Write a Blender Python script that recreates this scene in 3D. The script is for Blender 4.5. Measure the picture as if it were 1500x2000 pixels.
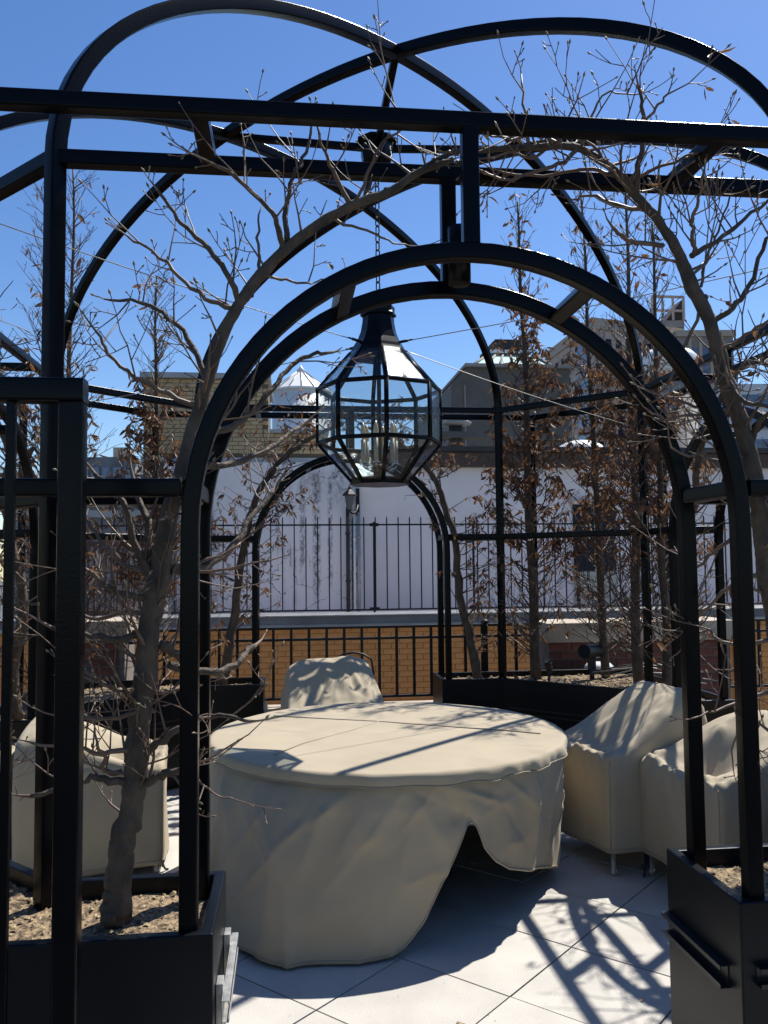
import bpy, math, random
from mathutils import Vector, Matrix, noise
for o in list(bpy.data.objects): bpy.data.objects.remove(o)
SC = bpy.context.scene
COL = SC.collection
R = math.radians
# ------------------------------------------------------------------ camera, sky, sun, exposure
CX, CY, CZ, YAW, PIT, ROL, FPX = -.5091, -4.6336, 1.6555, .1140, .0600, -.0097, 1647.9
def _cam_axes():
    r = Vector((math.cos(YAW), -math.sin(YAW), 0)); f0 = Vector((math.sin(YAW), math.cos(YAW), 0)); u0 = Vector((0, 0, 1))
    f = f0*math.cos(PIT) + u0*math.sin(PIT); u = u0*math.cos(PIT) - f0*math.sin(PIT)
    return r*math.cos(ROL) + u*math.sin(ROL), u*math.cos(ROL) - r*math.sin(ROL), f
AXR, AXU, AXF = _cam_axes()
cam_d = bpy.data.cameras.new('camera'); cam = bpy.data.objects.new('camera', cam_d); COL.objects.link(cam)
m3 = Matrix((AXR, AXU, -AXF)).transposed()
cam.matrix_world = Matrix.Translation((CX, CY, CZ)) @ m3.to_4x4()
cam_d.sensor_fit = 'VERTICAL'; cam_d.sensor_height = 24; cam_d.sensor_width = 18; cam_d.lens = 24*FPX/2000
cam_d.clip_start = .05; cam_d.clip_end = 4000
SC.camera = cam
SUN = Vector((.422, .367, .829)).normalized()
W = bpy.data.worlds.new('World'); SC.world = W; W.use_nodes = True
nt = W.node_tree; bg = nt.nodes['Background']
sky = nt.nodes.new('ShaderNodeTexSky'); sky.sky_type = 'NISHITA'; sky.sun_disc = False
sky.sun_elevation = math.asin(SUN.z); sky.sun_rotation = math.atan2(SUN.x, SUN.y)
sky.altitude = 60; sky.air_density = 1.0; sky.dust_density = 0.25; sky.ozone_density = 2.6
hsv = nt.nodes.new('ShaderNodeHueSaturation'); hsv.inputs['Saturation'].default_value = 1.22; hsv.inputs['Hue'].default_value = .508
nt.links.new(sky.outputs[0], hsv.inputs['Color']); nt.links.new(hsv.outputs[0], bg.inputs[0]); bg.inputs[1].default_value = .105
sd = bpy.data.lights.new('sun', 'SUN'); sd.energy = 5.0; sd.angle = R(.53); sd.color = (1, .965, .90)
so = bpy.data.objects.new('sun', sd); COL.objects.link(so); so.rotation_euler = SUN.to_track_quat('Z', 'Y').to_euler(); so.location = (8, 7, 16)
vs = SC.view_settings; vs.view_transform = 'Standard'; vs.look = 'None'; vs.exposure = 0.5; vs.gamma = 1; vs.use_curve_mapping = False

def ray(u, v): return AXR*((u-750)/FPX) + AXU*((1000-v)/FPX) + AXF
O = Vector((CX, CY, CZ))
def aty(u, v, y): d = ray(u, v); return O + d*((y-CY)/d.y)
def atz(u, v, z): d = ray(u, v); return O + d*((z-CZ)/d.z)
def atx(u, v, x): d = ray(u, v); return O + d*((x-CX)/d.x)

# ------------------------------------------------------------------ object helpers
WM = {}
def tag(o, label=None, cat=None, group=None, kind=None):
    if label: o['label'] = label
    if cat: o['category'] = cat
    if group: o['group'] = group
    if kind: o['kind'] = kind
    return o
def empty(name, loc=(0, 0, 0), rz=0, **k):
    o = bpy.data.objects.new(name, None); COL.objects.link(o); o.empty_display_size = .1
    o.location = loc; o.rotation_euler = (0, 0, rz)
    WM[o] = Matrix.Translation(loc) @ Matrix.Rotation(rz, 4, 'Z')
    return tag(o, **k)
def link(name, me, parent=None, mat4=None, local=False, **k):
    o = bpy.data.objects.new(name, me); COL.objects.link(o)
    mw = mat4 if mat4 is not None else Matrix.Identity(4)
    if parent is not None:
        o.parent = parent
        if local: mw_l = mw; WM[o] = WM[parent] @ mw
        else:
            o.matrix_parent_inverse = WM[parent].inverted(); mw_l = mw; WM[o] = mw
        o.matrix_basis = mw_l
    else: o.matrix_basis = mw; WM[o] = mw
    return tag(o, **k)
class MB:
    def __init__(s): s.v = []; s.f = []; s.sm = []
    def add(s, vs_, fs, smooth=False):
        n = len(s.v); s.v += [tuple(p) for p in vs_]; s.f += [tuple(i+n for i in f) for f in fs]; s.sm += [smooth]*len(fs)
        return s
    def box(s, c, size, rz=0, m=None):
        x, y, z = [k/2 for k in size]; ca, sa = math.cos(rz), math.sin(rz); P = []
        for dz in (-z, z):
            for dx, dy in ((-x, -y), (x, -y), (x, y), (-x, y)):
                q = Vector((c[0]+dx*ca-dy*sa, c[1]+dx*sa+dy*ca, c[2]+dz)); P.append(m @ q if m else q)
        return s.add(P, [(3, 2, 1, 0), (4, 5, 6, 7), (0, 1, 5, 4), (1, 2, 6, 5), (2, 3, 7, 6), (3, 0, 4, 7)])
    def prism(s, poly, z0, z1):
        n = len(poly)
        return s.add([(p[0], p[1], z0) for p in poly]+[(p[0], p[1], z1) for p in poly],
                     [tuple(range(n))[::-1], tuple(range(n, 2*n))]+[(i, (i+1) % n, n+(i+1) % n, n+i) for i in range(n)])
    def slab(s, pts, off):                                   # planar polygon given thickness by a vector
        n = len(pts); off = Vector(off); pts = [Vector(p) for p in pts]
        return s.add(pts+[p+off for p in pts], [tuple(range(n))[::-1], tuple(range(n, 2*n))]+[(i, (i+1) % n, n+(i+1) % n, n+i) for i in range(n)])
    def sqbar(s, path, N, w, d=None, rad=.0065, closed=False):  # square tube with rounded edges swept along a planar path (N = plane normal, d = size along N)
        d = d or w; path = [Vector(p) for p in path]; N = Vector(N).normalized(); n = len(path)
        prof = []
        for sx, sy, a0 in ((1, 1, 0), (-1, 1, 90), (-1, -1, 180), (1, -1, 270)):
            for k in range(3):
                a = R(a0+45*k); prof.append((sx*(w/2-rad)+rad*math.cos(a), sy*(d/2-rad)+rad*math.sin(a)))
        P = []
        for i, p in enumerate(path):
            if closed: t0 = (p-path[i-1]).normalized(); t1 = (path[(i+1) % n]-p).normalized()
            else:
                t0 = (path[i]-path[i-1]).normalized() if i else (path[1]-path[0]).normalized()
                t1 = (path[i+1]-path[i]).normalized() if i < n-1 else t0
            T = (t0+t1).normalized(); sc = 1/max(.35, math.sqrt(max(.01, (1+t0.dot(t1))/2)))
            B = N.cross(T).normalized()*sc
            P += [p+B*a+N*b for a, b in prof]
        m = 12; F = []
        for i in range(n if closed else n-1):
            j = (i+1) % n
            for k in range(m):
                q = (k+1) % m; F.append((i*m+k, i*m+q, j*m+q, j*m+k))
        s.add(P, F, True)
        if not closed:
            b = len(s.v)-len(P)
            s.f += [tuple(b+k for k in range(m))[::-1], tuple(b+(n-1)*m+k for k in range(m))]; s.sm += [False, False]
        return s
    def tube(s, path, radii, n=6, cap=True):
        path = [Vector(p) for p in path]; L = len(path)
        if isinstance(radii, (int, float)): radii = [radii]*L
        t = (path[1]-path[0]).normalized(); a = t.orthogonal().normalized(); P = []
        for i, p in enumerate(path):
            t = (path[min(i+1, L-1)]-path[max(i-1, 0)]).normalized()
            a = (a-t*a.dot(t)); a = a.normalized() if a.length > 1e-6 else t.orthogonal().normalized()
            b = t.cross(a)
            for k in range(n):
                an = 2*math.pi*k/n; P.append(p+(a*math.cos(an)+b*math.sin(an))*radii[i])
        F = [(i*n+k, i*n+(k+1) % n, (i+1)*n+(k+1) % n, (i+1)*n+k) for i in range(L-1) for k in range(n)]
        s.add(P, F, True)
        if cap:
            b = len(s.v)-len(P)
            s.f += [tuple(b+k for k in range(n))[::-1], tuple(b+(L-1)*n+k for k in range(n))]; s.sm += [False, False]
        return s
    def lathe(s, prof, n=16, c=(0, 0, 0), rot=0, smooth=True):
        P = [(c[0]+r*math.cos(rot+2*math.pi*k/n), c[1]+r*math.sin(rot+2*math.pi*k/n), c[2]+z) for r, z in prof for k in range(n)]
        F = [(i*n+k, i*n+(k+1) % n, (i+1)*n+(k+1) % n, (i+1)*n+k) for i in range(len(prof)-1) for k in range(n)]
        s.add(P, F, smooth)
        b = len(s.v)-len(P)
        s.f += [tuple(b+k for k in range(n))[::-1], tuple(b+(len(prof)-1)*n+k for k in range(n))]; s.sm += [False, False]
        return s
    def mesh(s, name, mat, bevel=0):
        me = bpy.data.meshes.new(name); me.from_pydata(s.v, [], s.f); me.polygons.foreach_set('use_smooth', s.sm)
        if mat: me.materials.append(mat)
        me.update(); return me
    def build(s, name, mat, parent=None, bevel=0, wn=False, **k):
        o = link(name, s.mesh(name, mat), parent, **k)
        if bevel:
            b = o.modifiers.new('bevel', 'BEVEL'); b.width = bevel; b.segments = 2; b.limit_method = 'ANGLE'; b.angle_limit = R(40)
        if wn or bevel:
            if bevel: o.data.polygons.foreach_set('use_smooth', [True]*len(o.data.polygons))
            w_ = o.modifiers.new('normals', 'WEIGHTED_NORMAL'); w_.keep_sharp = True
        return o

# ------------------------------------------------------------------ materials
def mat(name, color, rough=.6, metal=0, spec=.5, var=0, vscale=8, bump=0, bscale=40, rand=0, coat=0, col2=None, detail=6, coords='Object', sheen=0, stretch=None):
    m = bpy.data.materials.new(name); m.use_nodes = True; nt = m.node_tree; b = nt.nodes['Principled BSDF']; L = nt.links.new
    b.inputs['Base Color'].default_value = (*color, 1); b.inputs['Roughness'].default_value = rough; b.inputs['Metallic'].default_value = metal
    b.inputs['Specular IOR Level'].default_value = spec; b.inputs['Coat Weight'].default_value = coat; b.inputs['Sheen Weight'].default_value = sheen
    tc = nt.nodes.new('ShaderNodeTexCoord'); src = tc.outputs[coords]
    if stretch:
        mp = nt.nodes.new('ShaderNodeMapping'); mp.inputs['Scale'].default_value = stretch; L(src, mp.inputs[0]); src = mp.outputs[0]
    cur = None
    if var or col2:
        n = nt.nodes.new('ShaderNodeTexNoise'); n.inputs['Scale'].default_value = vscale; n.inputs['Detail'].default_value = detail; L(src, n.inputs['Vector'])
        r = nt.nodes.new('ShaderNodeValToRGB'); L(n.outputs['Fac'], r.inputs[0])
        c2 = col2 if col2 else tuple(max(0, c*(1-var)) for c in color); c1 = color if col2 else tuple(c*(1+var*.6) for c in color)
        r.color_ramp.elements[0].position = .36; r.color_ramp.elements[1].position = .64
        r.color_ramp.elements[0].color = (*c2, 1); r.color_ramp.elements[1].color = (*c1, 1)
        cur = r.outputs[0]
    if rand:
        oi = nt.nodes.new('ShaderNodeObjectInfo'); mr = nt.nodes.new('ShaderNodeMapRange'); L(oi.outputs['Random'], mr.inputs[0])
        mr.inputs[3].default_value = 1-rand; mr.inputs[4].default_value = 1+rand
        hs = nt.nodes.new('ShaderNodeHueSaturation'); L(mr.outputs[0], hs.inputs['Value'])
        if cur: L(cur, hs.inputs['Color'])
        else: hs.inputs['Color'].default_value = (*color, 1)
        cur = hs.outputs[0]
    if cur: L(cur, b.inputs['Base Color'])
    if bump:
        n2 = nt.nodes.new('ShaderNodeTexNoise'); n2.inputs['Scale'].default_value = bscale; n2.inputs['Detail'].default_value = 5; L(src, n2.inputs['Vector'])
        bp = nt.nodes.new('ShaderNodeBump'); bp.inputs['Strength'].default_value = bump; bp.inputs['Distance'].default_value = .01; L(n2.outputs['Fac'], bp.inputs['Height']); L(bp.outputs[0], b.inputs['Normal'])
    m['_b'] = 1
    return m
M = {}
M['steel'] = mat('painted_steel', (.0016, .0022, .0034), .24, spec=.13, var=.3, vscale=3, bump=.06, bscale=160)
M['planter'] = mat('planter_paint', (.003, .0045, .0065), .36, spec=.18, var=.3, vscale=4, bump=.05, bscale=220)
M['iron'] = mat('wrought_iron', (.007, .007, .008), .5, spec=.35, bump=.1, bscale=90)
M['zinc'] = mat('galvanised_steel', (.46, .45, .42), .42, metal=.6, var=.25, vscale=30)
M['channel'] = mat('dark_channel', (.012, .014, .018), .4, metal=.3, var=.3, vscale=20)
M['paver'] = mat('concrete_paver', (.485, .455, .405), .8, var=.10, vscale=3.5, bump=.25, bscale=140, rand=.04, detail=12)
M['subfloor'] = mat('paver_bed', (.05, .048, .045), .9)
M['soil'] = mat('potting_soil', (.36, .26, .15), .95, col2=(.07, .047, .028), vscale=55, bump=.9, bscale=110, detail=10)
M['chip'] = mat('soil_grit', (.52, .40, .24), .9, col2=(.13, .09, .05), vscale=60)
M['cloth'] = mat('cover_canvas', (.385, .318, .215), .85, var=.07, vscale=3.2, bump=.12, bscale=300, sheen=.1)
def _wrinkle(m):
    nt = m.node_tree; L = nt.links.new; b = nt.nodes['Principled BSDF']; old = b.inputs['Normal'].links[0].from_socket
    tc = nt.nodes.new('ShaderNodeTexCoord'); mp = nt.nodes.new('ShaderNodeMapping'); mp.inputs['Rotation'].default_value = (.5, .3, .6); mp.inputs['Scale'].default_value = (1, 1.5, .8); L(tc.outputs['Object'], mp.inputs[0])
    n = nt.nodes.new('ShaderNodeTexNoise'); n.noise_type = 'RIDGED_MULTIFRACTAL'; n.inputs['Scale'].default_value = 3.2; n.inputs['Detail'].default_value = 3.5; n.inputs['Roughness'].default_value = .45; n.inputs['Distortion'].default_value = .6; L(mp.outputs[0], n.inputs[0])
    bp = nt.nodes.new('ShaderNodeBump'); bp.inputs['Strength'].default_value = .65; bp.inputs['Distance'].default_value = .03; L(n.outputs[0], bp.inputs['Height']); L(old, bp.inputs['Normal']); L(bp.outputs[0], b.inputs['Normal'])
_wrinkle(M['cloth'])
M['seam'] = mat('cover_seam', (.34, .29, .21), .85)
M['bark'] = mat('grey_bark', (.118, .084, .055), .75, col2=(.052, .038, .026), vscale=22, bump=.9, bscale=70, stretch=(1, 1, .6))
M['twig'] = mat('twig_bark', (.16, .10, .065), .55, var=.3, vscale=20)
M['twigfar'] = mat('far_twig_bark', (.10, .068, .05), .6, var=.3, vscale=20)
M['bud'] = mat('bud_scale', (.22, .17, .10), .6, var=.4, vscale=40)
def leafmat():
    m = mat('dry_leaf', (.19, .098, .050), .6, col2=(.085, .045, .026), vscale=9)
    nt = m.node_tree; b = nt.nodes['Principled BSDF']; tr = nt.nodes.new('ShaderNodeBsdfTranslucent'); mx = nt.nodes.new('ShaderNodeMixShader'); mx.inputs[0].default_value = .28
    tr.inputs[0].default_value = (.27, .13, .055, 1)
    out = nt.nodes['Material Output']; nt.links.new(b.outputs[0], mx.inputs[1]); nt.links.new(tr.outputs[0], mx.inputs[2]); nt.links.new(mx.outputs[0], out.inputs[0]); return m
M['leaf'] = leafmat()
def glassmat(name, rough, tint, bstr, bscale, base=.05):
    m = bpy.data.materials.new(name); m.use_nodes = True; nt = m.node_tree; nt.nodes.clear(); L = nt.links.new
    out = nt.nodes.new('ShaderNodeOutputMaterial'); tr = nt.nodes.new('ShaderNodeBsdfTransparent'); tr.inputs[0].default_value = (*tint, 1)
    gl = nt.nodes.new('ShaderNodeBsdfGlossy'); gl.inputs['Roughness'].default_value = rough
    lw = nt.nodes.new('ShaderNodeLayerWeight'); lw.inputs['Blend'].default_value = .5; fr = nt.nodes.new('ShaderNodeMath'); fr.operation = 'POWER'; fr.inputs[1].default_value = 5; L(lw.outputs['Facing'], fr.inputs[0])
    mr = nt.nodes.new('ShaderNodeMapRange'); mr.inputs[3].default_value = base; mr.inputs[4].default_value = .9; L(fr.outputs[0], mr.inputs[0])
    tc = nt.nodes.new('ShaderNodeTexCoord'); n = nt.nodes.new('ShaderNodeTexNoise'); n.inputs['Scale'].default_value = bscale; n.inputs['Detail'].default_value = 3; L(tc.outputs['Object'], n.inputs[0])
    bp = nt.nodes.new('ShaderNodeBump'); bp.inputs['Strength'].default_value = bstr; bp.inputs['Distance'].default_value = .02; L(n.outputs[0], bp.inputs['Height']); L(bp.outputs[0], gl.inputs['Normal'])
    mx = nt.nodes.new('ShaderNodeMixShader'); L(mr.outputs[0], mx.inputs[0]); L(tr.outputs[0], mx.inputs[1]); L(gl.outputs[0], mx.inputs[2]); L(mx.outputs[0], out.inputs[0]); return m
M['pane'] = glassmat('seeded_glass', .06, (.90, .92, .92), .5, 30, base=.028)
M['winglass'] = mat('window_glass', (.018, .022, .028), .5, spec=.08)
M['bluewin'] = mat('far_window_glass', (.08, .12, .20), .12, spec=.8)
M['candle'] = mat('candle_sleeve', (.45, .41, .33), .5)
M['bulb'] = mat('bulb_glass', (.75, .55, .30), .15, spec=.8)
M['chrome'] = mat('lamp_base', (.7, .7, .68), .15, metal=1)
M['stone'] = mat('cap_stone', (.44, .36, .27), .8, var=.18, vscale=6, bump=.25, bscale=50)
M['redbrick'] = mat('red_brick', (.17, .055, .035), .8, var=.3, vscale=9, bump=.3, bscale=60, rand=.25)
M['mortar'] = mat('mortar', (.22, .18, .15), .9, var=.2, vscale=30)
M['tanbrick'] = mat('ochre_brick', (.84, .345, .095), .8, var=.12, vscale=5, bump=.2, bscale=60, rand=.05)
M['tanmortar'] = mat('ochre_mortar', (.70, .28, .08), .9, var=.15, vscale=30)
M['buffbrick'] = mat('buff_brick', (.47, .34, .18), .8, var=.15, vscale=9, bump=.2, bscale=50, rand=.10)
M['buffmortar'] = mat('buff_mortar', (.13, .10, .06), .9)
M['coping'] = mat('metal_coping', (.32, .32, .31), .45, metal=.3, var=.12, vscale=3)
M['copefront'] = mat('weathered_fascia', (.20, .19, .185), .6, var=.2, vscale=2.5)
M['grey'] = mat('grey_cladding', (.105, .096, .082), .7, var=.12, vscale=2)
M['darkgrey'] = mat('dark_roofing', (.035, .032, .030), .7, var=.2, vscale=2)
M['brownband'] = mat('brown_fascia', (.06, .035, .022), .6, var=.25, vscale=4)
M['copper'] = mat('green_glass_roof', (.48, .66, .58), .35, var=.1, vscale=1)
M['pink'] = mat('pink_brick_tower', (.47, .37, .31), .85, var=.08, vscale=.4)
M['towergrey'] = mat('grey_tower_stone', (.27, .245, .22), .85, var=.15, vscale=.5)
M['white'] = mat('white_paint', (.78, .77, .74), .5, var=.05, vscale=2)
M['offwhite'] = mat('white_building', (.62, .62, .62), .7, var=.05, vscale=.4)
M['bluegrey'] = mat('slate_building', (.17, .18, .19), .8, var=.3, vscale=.7)
M['louvre'] = mat('brown_louvre', (.13, .07, .05), .7, var=.3, vscale=9)
M['ground'] = mat('street_ground', (.08, .08, .078), .9, var=.2, vscale=.05)
M['cable'] = mat('wire_rope', (.33, .31, .28), .4, metal=.6)
M['blackplastic'] = mat('black_plastic', (.012, .013, .016), .4)
M['rubber'] = mat('cable_rubber', (.04, .04, .042), .5)
LYW = 9.4
def stuccomat(name, color, stain):
    m = mat(name, color, .85, var=.06, vscale=1.2, bump=.25, bscale=28); nt = m.node_tree; L = nt.links.new; b = nt.nodes['Principled BSDF']
    src = b.inputs['Base Color'].links[0].from_socket; tc = nt.nodes.new('ShaderNodeTexCoord')
    def noise_(scale, stretch, lo, hi, det=6, rough=.6):
        mp = nt.nodes.new('ShaderNodeMapping'); mp.inputs['Scale'].default_value = stretch; L(tc.outputs['Object'], mp.inputs[0])
        n = nt.nodes.new('ShaderNodeTexNoise'); n.inputs['Scale'].default_value = scale; n.inputs['Detail'].default_value = det; n.inputs['Roughness'].default_value = rough; L(mp.outputs[0], n.inputs[0])
        r = nt.nodes.new('ShaderNodeMapRange'); r.inputs[1].default_value = lo; r.inputs[2].default_value = hi; L(n.outputs[0], r.inputs[0]); return r.outputs[0]
    def mix(fac, a, c):
        mx = nt.nodes.new('ShaderNodeMix'); mx.data_type = 'RGBA'; L(fac, mx.inputs[0]); L(a, mx.inputs[6]); mx.inputs[7].default_value = (*c, 1); return mx.outputs[2]
    if stain:
        # cracks: edges of a distorted voronoi
        mp = nt.nodes.new('ShaderNodeMapping'); mp.inputs['Scale'].default_value = (2.3, 2.3, 2.0); L(tc.outputs['Object'], mp.inputs[0])
        nn = nt.nodes.new('ShaderNodeTexNoise'); nn.inputs['Scale'].default_value = 5; L(mp.outputs[0], nn.inputs[0])
        ad = nt.nodes.new('ShaderNodeVectorMath'); ad.operation = 'MULTIPLY_ADD'; ad.inputs[1].default_value = (.35, .35, .35); L(nn.outputs['Color'], ad.inputs[0]); L(mp.outputs[0], ad.inputs[2])
        vo = nt.nodes.new('ShaderNodeTexVoronoi'); vo.feature = 'DISTANCE_TO_EDGE'; vo.inputs['Scale'].default_value = 1.0; L(ad.outputs[0], vo.inputs[0])
        r = nt.nodes.new('ShaderNodeMapRange'); r.inputs[1].default_value = .016; r.inputs[2].default_value = .005; L(vo.outputs['Distance'], r.inputs[0])
        gate = noise_(.9, (1, 1, 1), .44, .56); mu = nt.nodes.new('ShaderNodeMath'); mu.operation = 'MULTIPLY'; L(r.outputs[0], mu.inputs[0]); L(gate, mu.inputs[1])
        src = mix(mu.outputs[0], src, (.10, .09, .09))
        sx = nt.nodes.new('ShaderNodeSeparateXYZ'); L(tc.outputs['Object'], sx.inputs[0])
        for (u_, w_, v0, v1, am) in ((590, .045, 945, 1150, .8), (618, .06, 930, 1190, .95), (644, .04, 940, 1170, .75), (543, .03, 960, 1090, .6), (660, .12, 920, 1000, .55), (612, .22, 925, 990, .5), (690, .10, 915, 1190, .5)):
            a0 = aty(u_, v0, LYW); a1 = aty(u_, v1, LYW)
            d1 = nt.nodes.new('ShaderNodeMath'); d1.operation = 'SUBTRACT'; L(sx.outputs[0], d1.inputs[0]); d1.inputs[1].default_value = a0.x
            d2 = nt.nodes.new('ShaderNodeMath'); d2.operation = 'ABSOLUTE'; L(d1.outputs[0], d2.inputs[0])
            rx = nt.nodes.new('ShaderNodeMapRange'); rx.interpolation_type = 'SMOOTHSTEP'; rx.inputs[1].default_value = w_*1.5; rx.inputs[2].default_value = w_*.3; L(d2.outputs[0], rx.inputs[0])
            rz = nt.nodes.new('ShaderNodeMapRange'); rz.inputs[1].default_value = a1.z; rz.inputs[2].default_value = a1.z+.5; L(sx.outputs[2], rz.inputs[0])
            rt_ = nt.nodes.new('ShaderNodeMapRange'); rt_.inputs[1].default_value = a0.z+.12; rt_.inputs[2].default_value = a0.z-.05; L(sx.outputs[2], rt_.inputs[0])
            br = noise_(13+u_*.01, (1, 1, .55), .40, .58, 6, .7); acc = rx.outputs[0]
            for o_ in (rz.outputs[0], rt_.outputs[0], br):
                mm_ = nt.nodes.new('ShaderNodeMath'); mm_.operation = 'MULTIPLY'; L(acc, mm_.inputs[0]); L(o_, mm_.inputs[1]); acc = mm_.outputs[0]
            mm_ = nt.nodes.new('ShaderNodeMath'); mm_.operation = 'MULTIPLY'; L(acc, mm_.inputs[0]); mm_.inputs[1].default_value = am
            src = mix(mm_.outputs[0], src, (.07, .06, .055))
        st = noise_(4.2, (1, 1, .05), .53, .66, 3); ty = noise_(1.1, (1, 1, .8), .45, .6, 3); gr = noise_(16, (1, 1, .5), .35, .6)
        m1 = nt.nodes.new('ShaderNodeMath'); m1.operation = 'MULTIPLY'; L(st, m1.inputs[0]); L(ty, m1.inputs[1])
        m2 = nt.nodes.new('ShaderNodeMath'); m2.operation = 'MULTIPLY'; L(m1.outputs[0], m2.inputs[0]); L(gr, m2.inputs[1])
        src = mix(m2.outputs[0], src, (.09, .078, .07))
    L(src, b.inputs['Base Color']); return m
M['stucco_old'] = stuccomat('stained_stucco', (.70, .675, .665), True)
M['stucco'] = stuccomat('lilac_stucco', (.68, .65, .635), False)

# ------------------------------------------------------------------ setting: ground, terrace floor
g = MB(); g.add([(-1500, -1500, -24), (1500, -1500, -24), (1500, 1500, -24), (-1500, 1500, -24)], [(0, 1, 2, 3)]); g.build('ground', M['ground'], kind='structure')
fl = MB(); fl.box((0, -1.8, -.13), (12, 10.4, .22)); floor = fl.build('terrace_floor', M['subfloor'], kind='structure')
TS = .521; tb = MB(); tb.box((0, 0, -.016), (TS-.008, TS-.008, .032)); tile_me = tb.mesh('paving_tile', M['paver'])
random.seed(4)
for i in range(-14, 15):
    for j in range(-14, 15):
        x = .328+(i-j)*TS/2**.5; y = -.65+(i+j)*TS/2**.5+TS/2**.5
        if abs(x) < 3.1 and -3.7 < y < 2.62:
            o = link('paving_tile', tile_me, floor, Matrix.Translation((x, y, random.uniform(-.0012, .0012))) @ Matrix.Rotation(R(45), 4, 'Z'))

lt = MB(); rg = random.Random(12)
for _ in range(420):
    x, y = rg.uniform(-1.9, 1.9), rg.uniform(-2.3, 2.4); a = rg.uniform(0, 6.28); big_ = rg.random() < .10; L_ = rg.uniform(.012, .03) if big_ else rg.uniform(.002, .006); w_ = L_*rg.uniform(.25, .6)
    u_ = Vector((math.cos(a), math.sin(a), 0)); v_ = Vector((-math.sin(a), math.cos(a), 0)); c = Vector((x, y, .003))
    lt.add([c-u_*L_, c+v_*w_+Vector((0, 0, L_*.35)), c+u_*L_, c-v_*w_+Vector((0, 0, L_*.2)), c+Vector((0, 0, .001))], [(0, 4, 1), (1, 4, 2), (2, 4, 3), (3, 4, 0)])
lt.build('leaf_litter', M['chip'], floor, kind='stuff')
# ------------------------------------------------------------------ pavilion: chamfered square of steel tube, doubled frames, four crossing ribs
A_, C_, S_, W_, HB, HR, HA, HX, HP, T_ = 2.0537, 1.2038, .3236, .7631, 2.8863, 1.8569, 2.5143, 4.0407, .7317, .047
AO = A_+S_; CO = 1.58; SOIL = HP-.05
pav = empty('steel_pavilion', (0, 0, 0), label='large black steel tube garden pavilion with arched doorways and a dome of crossing ribs', cat='pavilion')
STM = M['steel']
def rotq(p, q): 
    x, y = p[0], p[1]
    for _ in range(q): x, y = -y, x
    return Vector((x, y, p[2]))
def bar(name, path, N, w=T_, d=None):
    return MB().sqbar(path, N, w, d).build(name, STM, pav, wn=True)
for q in range(4):
    rq = lambda p: rotq(p, q)
    Nn = rq((0, 1, 0)); Xn = rq((1, 0, 0))
    for (yy, cc) in ((-A_, C_), (-AO, CO)):
        bar('eave_beam', [rq((-cc, yy, HB)), rq((cc, yy, HB))], Nn)
        ch = [rq((cc, yy, HB)), rq((-yy, -cc, HB))]
        bar('eave_beam', ch, (ch[1]-ch[0]).normalized().cross(Vector((0, 0, 1))))
        hs = HA-W_; n = 40
        path = [rq((-W_, yy, SOIL-.3)), rq((-W_, yy, 1.0))]+[rq((-W_*math.cos(math.pi*k/n), yy, hs+W_*math.sin(math.pi*k/n))) for k in range(n+1)]+[rq((W_, yy, 1.0)), rq((W_, yy, SOIL-.3))]
        bar('arch', path, Nn)
        for s in (-1, 1):
            bar('mid_rail', [rq((s*(W_+T_/2), yy, HR)), rq((s*(cc-T_*.3), yy, HR))], Nn)
        rl = [rq((cc, yy, HR)), rq((-yy, -cc, HR))]
        if yy == -A_ : bar('mid_rail', rl, (rl[1]-rl[0]).normalized().cross(Vector((0, 0, 1))))
        bar('hanger_post', [rq((0, yy, HA+T_*.45)), rq((0, yy, HB-T_*.45))], Nn)
        for s in (-1, 1):
            p = rq((s*cc, yy, 0))
            if yy == -AO: bar('outer_post', [p+Vector((0, 0, SOIL-.3)), p+Vector((0, 0, HB-T_*.3))], Nn)
    for s in (-1, 1):
        bar('spacer', [rq((s*.745, -AO+T_*.4, HB)), rq((s*.745, -A_-T_*.4, HB))], Xn)
        a = R(63); px, pz = s*W_*math.cos(a), HA-W_+W_*math.sin(a)
        mb = MB(); Nx = rq((math.cos(a)*s, 0, math.sin(a)))
        mb.sqbar([rq((px, -AO+T_*.4, pz)), rq((px, -A_-T_*.4, pz))], Nx, T_, T_*.9); mb.build('spacer', STM, pav, wn=True)
        bar('spacer', [rq((s*W_, -AO+T_*.4, HR)), rq((s*W_, -A_-T_*.4, HR))], Xn)
# ribs and their posts (one bent tube each)
k0 = (A_-C_)/2; Lr = (A_+C_)/2**.5; Hr_ = (HX-HB)/math.sqrt(1-(((A_-C_)/2**.5)/Lr)**2)
for (mx_, my_, dx, dy) in ((k0, -k0, 1, 1), (-k0, k0, 1, 1), (-k0, -k0, 1, -1), (k0, k0, 1, -1)):
    d = Vector((dx, dy, 0))/2**.5; m_ = Vector((mx_, my_, 0)); n = 56; pts = []
    for k in range(n+1):
        t = math.pi*k/n; pts.append(m_-d*(Lr*math.cos(t))+Vector((0, 0, HB+Hr_*math.sin(t))))
    pts = [m_-d*Lr+Vector((0, 0, SOIL-.3)), m_-d*Lr+Vector((0, 0, 1.6)), m_-d*Lr+Vector((0, 0, HB-.2))]+pts+[m_+d*Lr+Vector((0, 0, HB-.2)), m_+d*Lr+Vector((0, 0, 1.6)), m_+d*Lr+Vector((0, 0, SOIL-.3))]
    bar('dome_rib', pts, d.cross(Vector((0, 0, 1))), T_*1.08)
r0 = A_-C_
for q in range(4):
    bar('hub_bar', [rotq((0, -r0, HX-.005), q), rotq((0, -.07, HX-.035), q)], rotq((1, 0, 0), q), T_*.8)
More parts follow.
